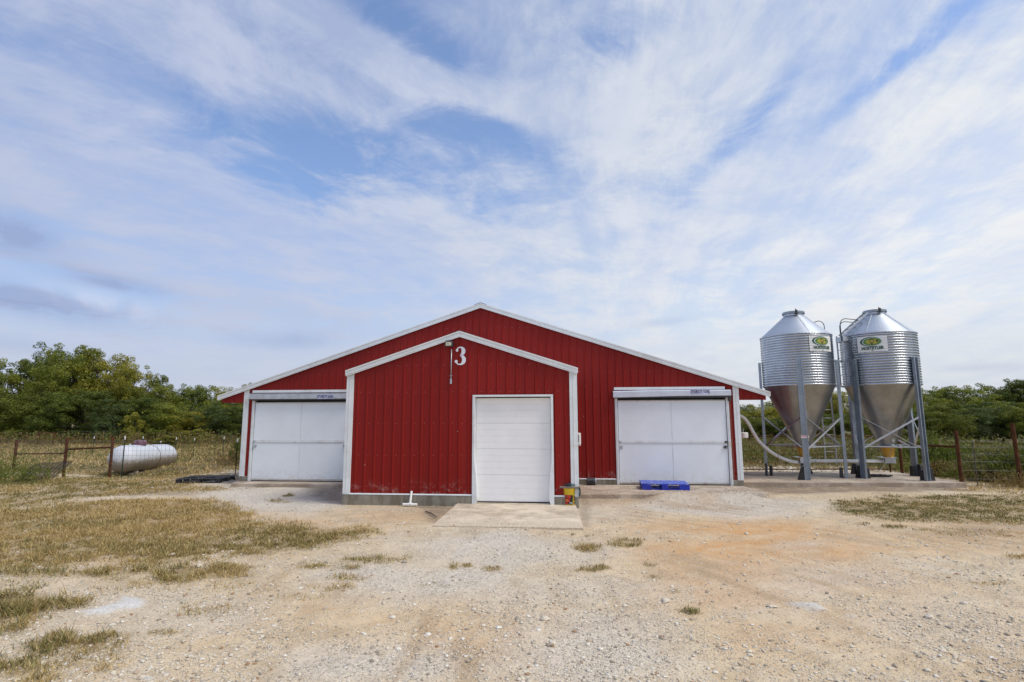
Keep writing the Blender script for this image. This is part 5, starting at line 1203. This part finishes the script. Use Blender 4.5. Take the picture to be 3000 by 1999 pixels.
# ------------------------------------------------------------------ grass
def blades(X, Y, ln_, gn, wd, r_, bend=.5, zoff=0):
    n = len(X); a = r_.uniform(0, 2*PI, n); L = ln_*r_.uniform(.45, 1.4, n); w = wd*r_.uniform(.7, 1.3, n)
    dx_, dy_ = np.cos(a), np.sin(a); b = r_.uniform(.1, 1.3, n)*bend*2; z = gz(X, Y)+zoff
    ph = r_.uniform(0, 2*PI, n); bx2, by2 = np.cos(ph), np.sin(ph); c_ = 1/np.sqrt(1+b*b)
    p0 = np.stack([X-dx_*w/2, Y-dy_*w/2, z-.008], 1); p1 = np.stack([X+dx_*w/2, Y+dy_*w/2, z-.008], 1)
    t_ = np.stack([X+bx2*L*b*c_, Y+by2*L*b*c_, z+L*c_], 1)
    V = np.stack([p0, p1, t_], 1).reshape(-1, 3); i = np.arange(n)*3
    return V, np.stack([i, i+1, i+2], 1), np.repeat(gn, 3)
def grass(name, n, spread, wid, seed, lmul=1.):
    r_ = np.random.default_rng(seed); X, Y = spread(r_, n); g_, gn, ln_ = zones(X, Y)
    clump = soft(fbm(X*5, Y*5, 3, 91)-.47, .16); k = r_.random(len(X)) < g_*(.25+.75*clump)
    k &= ~((X > XB-WB-.05) & (X < XB+WB+.05) & (Y > YB-.1)); k &= ~((X > 5.) & (X < 11.5) & (Y > 17.1) & (Y < 20.7))
    X, Y, gn, ln_, clump = X[k], Y[k], gn[k], ln_[k], clump[k]
    patch = fbm(X*.55, Y*.55, 4, 61); gg = np.clip(gn+.10+(patch-.5)*2.0, 0, 1); gf = (r_.random(len(X)) < gg)*r_.uniform(.5, 1, len(X))
    V, F, G = blades(X, Y, ln_*lmul*(.30+.60*clump), gf, wid(Y), r_, 1.15, .035*clump*r_.random(len(X))*ln_/.08)
    o = npmesh(name, V, F, M_grass, None, {'green': ('FLOAT', G)}); return tag(o, kind='stuff')
grass('grass', 1250000, cone_spread(4., 21., .82), lambda Y: .0035+.0010*Y, 5)
grass('field_grass', 230000, lambda r_, n: (r_.uniform(-60, -10, n), r_.uniform(19.5, 47, n)), lambda Y: .012+.0014*Y, 6, 1.6)
grass('field_grass', 90000, lambda r_, n: (r_.uniform(5, 42, n), r_.uniform(19.5, 40, n)), lambda Y: .014+.0012*Y, 7, 1.9)
# ------------------------------------------------------------------ trees and bushes
def leaf_mesh(r_, C, R, n, size, flat=.8, shell=.68):
    """leaf faces spread over lobes; C (k,3) centres, R (k,) radii"""
    k = r_.choice(len(C), n, p=R**2/np.sum(R**2)); d = r_.normal(size=(n, 3)); d /= np.linalg.norm(d, axis=1)[:, None]
    rad = R[k]*(shell+(1-shell)*r_.random(n)**.6)*r_.uniform(.88, 1.14, n)
    P = C[k]+d*rad[:, None]*np.array([1, 1, flat])
    nrm = d*1.1+r_.normal(size=(n, 3))*.5+np.array([0, 0, .35]); nrm /= np.linalg.norm(nrm, axis=1)[:, None]
    t_ = np.cross(nrm, r_.normal(size=(n, 3))); t_ /= np.linalg.norm(t_, axis=1)[:, None]; b = np.cross(nrm, t_)
    s_ = (size*r_.uniform(.55, 1.3, n))[:, None]
    V = np.stack([P-t_*s_, P-b*s_*.55, P+t_*s_, P+b*s_*.55], 1).reshape(-1, 3); i = np.arange(n)*4
    return V, np.stack([i, i+1, i+2, i+3], 1)
def make_tree(seed, H, Wd, lo, nleaf, size, nl=34, low_full=True):
    r_ = np.random.default_rng(seed); C, R = [], []
    for i in range(nl):
        t_ = r_.random()**.8; z = lo+(H-lo)*(.08+.86*t_); env = math.sin(PI*(.18+.74*t_))**.7
        a = r_.uniform(0, 2*PI); q = r_.random()**.5*env*Wd/2*.82; rad = Wd*r_.uniform(.10, .19)*(1.15-.45*t_)
        C.append((q*math.cos(a), q*math.sin(a), z)); R.append(rad)
    for i in range(int(nl*.9)):      # sprigs that roughen the outline
        t_ = r_.random(); z = lo+(H-lo)*(.15+.90*t_); env = math.sin(PI*(.16+.76*min(t_, .98)))**.7; a = r_.uniform(0, 2*PI); q = env*Wd/2*r_.uniform(.8, 1.08)
        C.append((q*math.cos(a), q*math.sin(a), z)); R.append(Wd*r_.uniform(.035, .075))
    C, R = np.array(C), np.array(R); V, F = leaf_mesh(r_, C, R, nleaf, size)
    mb = MB(); tr = Wd*.022+.05
    mb.tube([(0, 0, -.3), (.05*H*r_.normal()*.3, .0, H*.35), (r_.normal()*.1, r_.normal()*.1, H*.8)], [tr*1.3, tr, tr*.35], 8)
    for i in range(0, nl, 2):
        c = C[i]; z0 = min(max(lo*.6, c[2]*.45), H*.6); mb.tube([(0, 0, z0), (c[0]*.5, c[1]*.5, (z0+c[2])/2+.2), tuple(c)], [tr*.45, tr*.28, tr*.1], 5)
    return (V, F, mb)
TREES = {}
def tree_proto(key, kw, m_):
    V, F, mb = make_tree(**kw); me = bpy.data.meshes.new('crown'); me.from_pydata([], [], [])
    o = npmesh('crown', V, F, m_); cm = o.data; bpy.data.objects.remove(o)
    o = mb.build('trunk', M_bark); tm = o.data; bpy.data.objects.remove(o); TREES[key] = (cm, tm, kw['H'], kw['Wd'])
kinds = [('a', L_mid), ('b', L_dark), ('c', L_yel), ('d', L_dark), ('e', L_mid), ('f', L_blue)]
for i, (kx, m_) in enumerate(kinds):
    tree_proto(kx, dict(seed=20+i, H=8.5, Wd=7.0, lo=.6 if i % 2 else 1.0, nleaf=30000, size=.084, nl=46), m_)
tree_proto('s', dict(seed=40, H=3.2, Wd=3.6, lo=.05, nleaf=7000, size=.085, nl=26), L_mid)
tree_proto('t', dict(seed=41, H=3.0, Wd=3.2, lo=.05, nleaf=7000, size=.08, nl=26), L_blue)
tree_proto('u', dict(seed=42, H=3.4, Wd=3.0, lo=.05, nleaf=7000, size=.085, nl=26), L_yel)
def put_tree(key, x, y, H, Wd, lab, cat='tree', grp=None, name='tree'):
    cm, tm, h0, w0 = TREES[key]; o = empty(name, (x, y, 0), lab, cat, grp, random.uniform(0, 6.28)); o.scale = (Wd/w0, Wd/w0, H/h0)
    for nm, me in (('crown', cm), ('trunk', tm)): c = bpy.data.objects.new(nm, me); COL.objects.link(c); c.parent = o
    return o
def at_px(x, Y): d = ray(x, 962); return d.x/d.y*Y
# left wood: (px x, px top y, Y, crown width px, kind, label)
GL = 'trees of the wood on the left'; GR = 'trees of the wood on the right'
LT = [(-60, 838, 49, 200, 'b', 'dark tree cut by the left edge of the photo'),
 (40, 832, 50, 170, 'a', 'olive green tree second from the left edge of the wood'),
 (105, 806, 52, 150, 'd', 'dark green tree just left of the tallest crown'),
 (160, 800, 50, 175, 'e', 'tallest rounded green tree of the left wood'),
 (232, 814, 51, 150, 'c', 'open crowned yellow green tree right of the tallest one'),
 (288, 836, 50, 130, 'c', 'yellow green tree where the skyline starts to drop'),
 (335, 868, 50, 120, 'a', 'mid green tree on the falling skyline above the tank'),
 (385, 884, 49, 120, 'e', 'green tree above the right end of the tank'),
 (430, 900, 50, 110, 'b', 'low dark tree in the dip of the skyline'),
 (480, 892, 52, 130, 'a', 'green tree left of the barn eave'),
 (530, 890, 54, 120, 'c', 'yellowish tree top just touching the barn eave'),
 (590, 884, 58, 120, 'b', 'tree mostly hidden behind the left end of the barn')]
for x, yt, Y, wp_, kd, lab in LT:
    H = CAMZ+(ray(x, yt).z/ray(x, yt).y)*Y; put_tree(kd, at_px(x, Y), Y, H*1.02, wp_/FPX*Y, lab, 'tree', GL)
LB = [(10, 905, 46, 170, 'd', 'broad dark shrubby tree at the front left of the wood'), (75, 880, 46, 160, 'a', 'olive lower tree in front of the tall ones at left'), (140, 900, 45.5, 150, 'd', 'dark drooping tree low in front of the tallest crown'), (205, 900, 46, 140, 'b', 'shadowy tree low behind the far rusty posts'),
 (265, 925, 45, 120, 'f', 'bluish dark tree low above the propane tank'), (330, 915, 46, 120, 'b', 'dark low tree right above the tank lid'), (390, 925, 45, 120, 'e', 'mid green low tree beyond the steel posts'), (440, 945, 45, 110, 'c', 'bright yellow green low tree near the barn'), (500, 930, 46, 130, 'f', 'dark blue green low tree beside the barn corner'), (550, 935, 47, 120, 'b', 'dark low tree half hidden by the barn corner'), (-70, 900, 46, 160, 'b', 'dark low tree outside the left edge')]
for x, yt, Y, wp_, kd, lab in LB:
    H = CAMZ+(ray(x, yt).z/ray(x, yt).y)*Y; put_tree(kd, at_px(x, Y), Y, H, wp_/FPX*Y, lab, 'tree', GL)
for x, yt, Y, wp_, kd, lab in [(245, 972, 42.5, 62, 't', 'round blue green bush behind the fence above the tank'), (310, 945, 43, 58, 'u', 'upright golden green bush behind the tank lid'), (360, 985, 43, 70, 's', 'low green bush right of the golden one'), (25, 985, 43, 80, 's', 'bright green bush at the far left edge of the field'), (180, 990, 44, 90, 't', 'dark bush behind the two far rusty posts'), (455, 985, 43, 80, 'u', 'yellow green bush in front of the wood near the barn'), (551, 1010, 24, 36, 's', 'small grey green bush against the left barn corner'), (385, 1008, 38, 60, 'u', 'pale green low bush behind the steel posts')]:
    H = CAMZ+(ray(x, yt).z/ray(x, yt).y)*Y; put_tree(kd, at_px(x, Y), Y, max(H, .9), wp_/FPX*Y, lab, 'bush', 'bushes along the left field', 'bush')
RTs = [(1690, 930, 70, 110, 'd', 'dark tree just right of the barn eave'), (1745, 935, 52, 110, 'c', 'yellowish green tree under the right eave'), (1800, 915, 55, 110, 'e', 'green tree seen behind the nearer silo leg'), (1860, 905, 56, 120, 'b', 'dark tree behind the nearer hopper'), (1925, 900, 52, 120, 'c', 'olive yellow tree in the gap between the silos'),
 (1990, 905, 54, 120, 'b', 'dark tree behind the farther hopper left side'), (2050, 900, 56, 110, 'e', 'tree hidden mostly by the farther hopper'), (2120, 892, 58, 110, 'e', 'mid green tree right beside the farther silo'), (2175, 899, 60, 110, 'b', 'dark green tree on the right skyline dip'), (2225, 893, 58, 130, 'a', 'olive green broad tree right of the dip'), (2290, 889, 60, 120, 'd', 'dark green tree on the right skyline'), (2350, 876, 58, 110, 'b', 'tallest dark tree at the right edge'), (2420, 870, 58, 140, 'a', 'tree outside the right edge')]
for x, yt, Y, wp_, kd, lab in RTs:
    H = CAMZ+(ray(x, yt).z/ray(x, yt).y)*Y; put_tree(kd, at_px(x, Y), Y, H*1.02, wp_/FPX*Y, lab, 'tree', GR)
for x, yt, Y, wp_, kd, lab in [(1720, 960, 48, 90, 'e', 'low green tree by the barn corner on the right'), (1775, 960, 47, 100, 'd', 'low dark tree behind the white feed tube'), (1840, 955, 46, 110, 'a', 'low olive tree behind the nearer hopper foot'), (1930, 950, 46, 110, 'd', 'low dark tree behind the ladder'), (2010, 960, 46, 110, 'a', 'low tree behind the farther cross braces'), (2090, 940, 46, 100, 'd', 'low dark tree at the farther silo edge'), (2165, 930, 46, 120, 'a', 'round olive tree in front of the right wood'), (2240, 935, 47, 110, 'f', 'dark bluish tree low on the right'), (2300, 930, 47, 110, 'f', 'second dark bluish tree nearer the right edge'), (2360, 925, 45, 110, 'e', 'green low tree cut by the right edge')]:
    H = CAMZ+(ray(x, yt).z/ray(x, yt).y)*Y; put_tree(kd, at_px(x, Y), Y, H, wp_/FPX*Y, lab, 'tree', GR)
# bushes by the right fence
def plume_bush(name, x, y, H, Wd, n, m_, lab, seed, grp=None, leaf=.03):
    """many upright stems with small leaves"""
    r_ = np.random.default_rng(seed); V, F = [], []; mb = MB()
    C = []
    for i in range(n):
        a = r_.uniform(0, 2*PI); q = r_.random()**.6; bx2, by2 = q*math.cos(a)*Wd*.25, q*math.sin(a)*Wd*.25; h = H*(1-.45*q)*r_.uniform(.7, 1.05); tx, ty = bx2*2.1+r_.normal()*.05, by2*2.1+r_.normal()*.05
        mb.tube([(x+bx2, y+by2, -.02), (x+(bx2+tx)/2, y+(by2+ty)/2, h*.55), (x+tx, y+ty, h)], [.006, .005, .002], 3, cap=False)
        m2 = int(26*h/H)+8
        t_ = r_.uniform(.25, 1.04, m2); C.append(np.stack([x+bx2+(tx-bx2)*t_+r_.normal(0, .03, m2), y+by2+(ty-by2)*t_+r_.normal(0, .03, m2), h*t_], 1))
    C = np.concatenate(C); nn = len(C); t3 = r_.normal(size=(nn, 3))*.5+np.array([0, 0, 1.]); t3 /= np.linalg.norm(t3, axis=1)[:, None]; b = np.cross(t3, r_.normal(size=(nn, 3))); b /= np.linalg.norm(b, axis=1)[:, None]
    s_ = (leaf*r_.uniform(.6, 1.5, nn))[:, None]
    V = np.stack([C-t3*s_, C-b*s_*.4, C+t3*s_*1.2, C+b*s_*.4], 1).reshape(-1, 3)-np.array([x, y, 0]); i = np.arange(nn)*4
    o = empty(name, (x, y, 0), lab, 'bush', grp); npmesh('foliage', V, np.stack([i, i+1, i+2, i+3], 1), m_, o); mb.build('stems', L_dry, o)['kind'] = 'stuff'; return o
GB = 'bushes along the right fence'
k = 0
for x, Y, yt, wpx, m_, lab in [(2300, 20.2, 1008, 110, L_grey, 'tall grey green bush behind the right fence wires'), (2350, 20.5, 1002, 110, L_grey, 'grey green bush at the right edge of the photo'), (2255, 21.5, 1040, 100, L_grey, 'shorter grey green bush right of the heavy rail post'), (2180, 24, 1022, 110, L_weed, 'leafy green vine covered bush behind the heavy rail'), (2130, 25, 1000, 90, L_weed, 'green bush right behind the farthest silo leg'), (2225, 26, 1025, 100, L_weed, 'low green bramble under the dark trees'), (2160, 21, 1065, 90, L_dry, 'brownish dry bush behind the rail'), (2400, 20, 1010, 120, L_grey, 'grey green bush beyond the right edge'),
 (2315, 19.0, 1035, 100, L_weed, 'low green bush between the last two right fence posts'), (2262, 19.4, 1052, 90, L_grey, 'low grey green bush just right of the heavy rail post'), (2375, 19.2, 1012, 110, L_weed, 'leafy green bush around the last right fence post'),
 (1950, 30, 1015, 70, L_grey, 'silvery upright bush seen between the silos'), (1985, 28, 1025, 60, L_weed, 'green bush behind the farther front leg'), (1780, 31, 1020, 90, L_weed, 'green mound of grass and brush behind the feed tube')]:
    k += 1; P_ = ony(x, yt, Y); plume_bush('bush', P_.x, Y, max(P_.z, .5), wpx/FPX*Y, 170, m_, lab, 100+k, GB, .05)
# weeds: uncountable tall dead stalks and greens
def weeds(name, n, spread, h, m_, seed, leaf, per=9):
    r_ = np.random.default_rng(seed); X, Y = spread(r_, n); n = len(X); hh = h*r_.uniform(.4, 1.25, n)*(.55+.9*fbm(X*.5, Y*.5, 3, seed)); lx, ly = r_.normal(0, .16, (2, n))*hh
    V, F, G = blades(X, Y, hh*1.0, np.zeros(n), np.full(n, .012), r_, .25)
    t_ = r_.uniform(.2, 1.02, (n, per)); P = np.stack([X[:, None]+lx[:, None]*t_+r_.normal(0, .05, (n, per)), Y[:, None]+ly[:, None]*t_+r_.normal(0, .05, (n, per)), hh[:, None]*t_*.92], 2).reshape(-1, 3); nn = len(P)
    d = r_.normal(size=(nn, 3)); d[:, 2] = abs(d[:, 2])+.4; d /= np.linalg.norm(d, axis=1)[:, None]; b = np.cross(d, r_.normal(size=(nn, 3))); b /= np.linalg.norm(b, axis=1)[:, None]; s_ = (leaf*r_.uniform(.5, 1.5, nn))[:, None]
    V2 = np.stack([P-d*s_, P-b*s_*.35, P+d*s_, P+b*s_*.35], 1).reshape(-1, 3); i = np.arange(nn)*4; F2 = np.concatenate([np.stack([i, i+1, i+2], 1), np.stack([i, i+2, i+3], 1)])+len(V)
    return tag(npmesh(name, np.concatenate([V, V2]), np.concatenate([F, F2]), m_), kind='stuff')
weeds('dry_weeds', 2200, lambda r_, n: (r_.uniform(6, 20, n), r_.uniform(24.5, 36, n)), .95, L_dry, 51, .05)
weeds('green_weeds', 3200, lambda r_, n: (r_.uniform(6, 22, n), r_.uniform(24, 38, n)), .95, L_weed, 52, .06)
weeds('green_weeds', 500, lambda r_, n: (r_.uniform(-32, -12, n), r_.uniform(24, 40, n)), .45, L_weed, 60, .05)
weeds('dry_weeds', 500, lambda r_, n: (r_.uniform(12.2, 17, n), r_.uniform(18.6, 24, n)), .5, L_dry, 53, .035)
weeds('green_weeds', 2600, lambda r_, n: (r_.uniform(12.2, 19, n), r_.uniform(18.8, 26, n)), .45, L_weed, 54, .04)
weeds('dry_weeds', 1300, lambda r_, n: (r_.uniform(-48, -13, n), r_.uniform(38, 44, n)), 1.0, L_dry, 55, .07)
weeds('green_weeds', 900, lambda r_, n: (r_.uniform(-60, -13, n), r_.uniform(39, 45, n)), 1.0, L_weed, 56, .08)
weeds('dry_weeds', 500, lambda r_, n: (r_.normal(-14.6, .9, n), r_.normal(24.5, 1.0, n)), .85, L_dry, 57, .035)
q = g(45, 1108); weeds('green_weeds', 340, lambda r_, n: (r_.normal(q.x-.8, .9, n), r_.normal(q.y+.1, .4, n)), .65, L_weed, 58, .035)
q = g(2340, 1118); weeds('dry_weeds', 420, lambda r_, n: (r_.normal(q.x+.2, .7, n), r_.normal(q.y-.2, .35, n)), .35, L_dry, 59, .02)
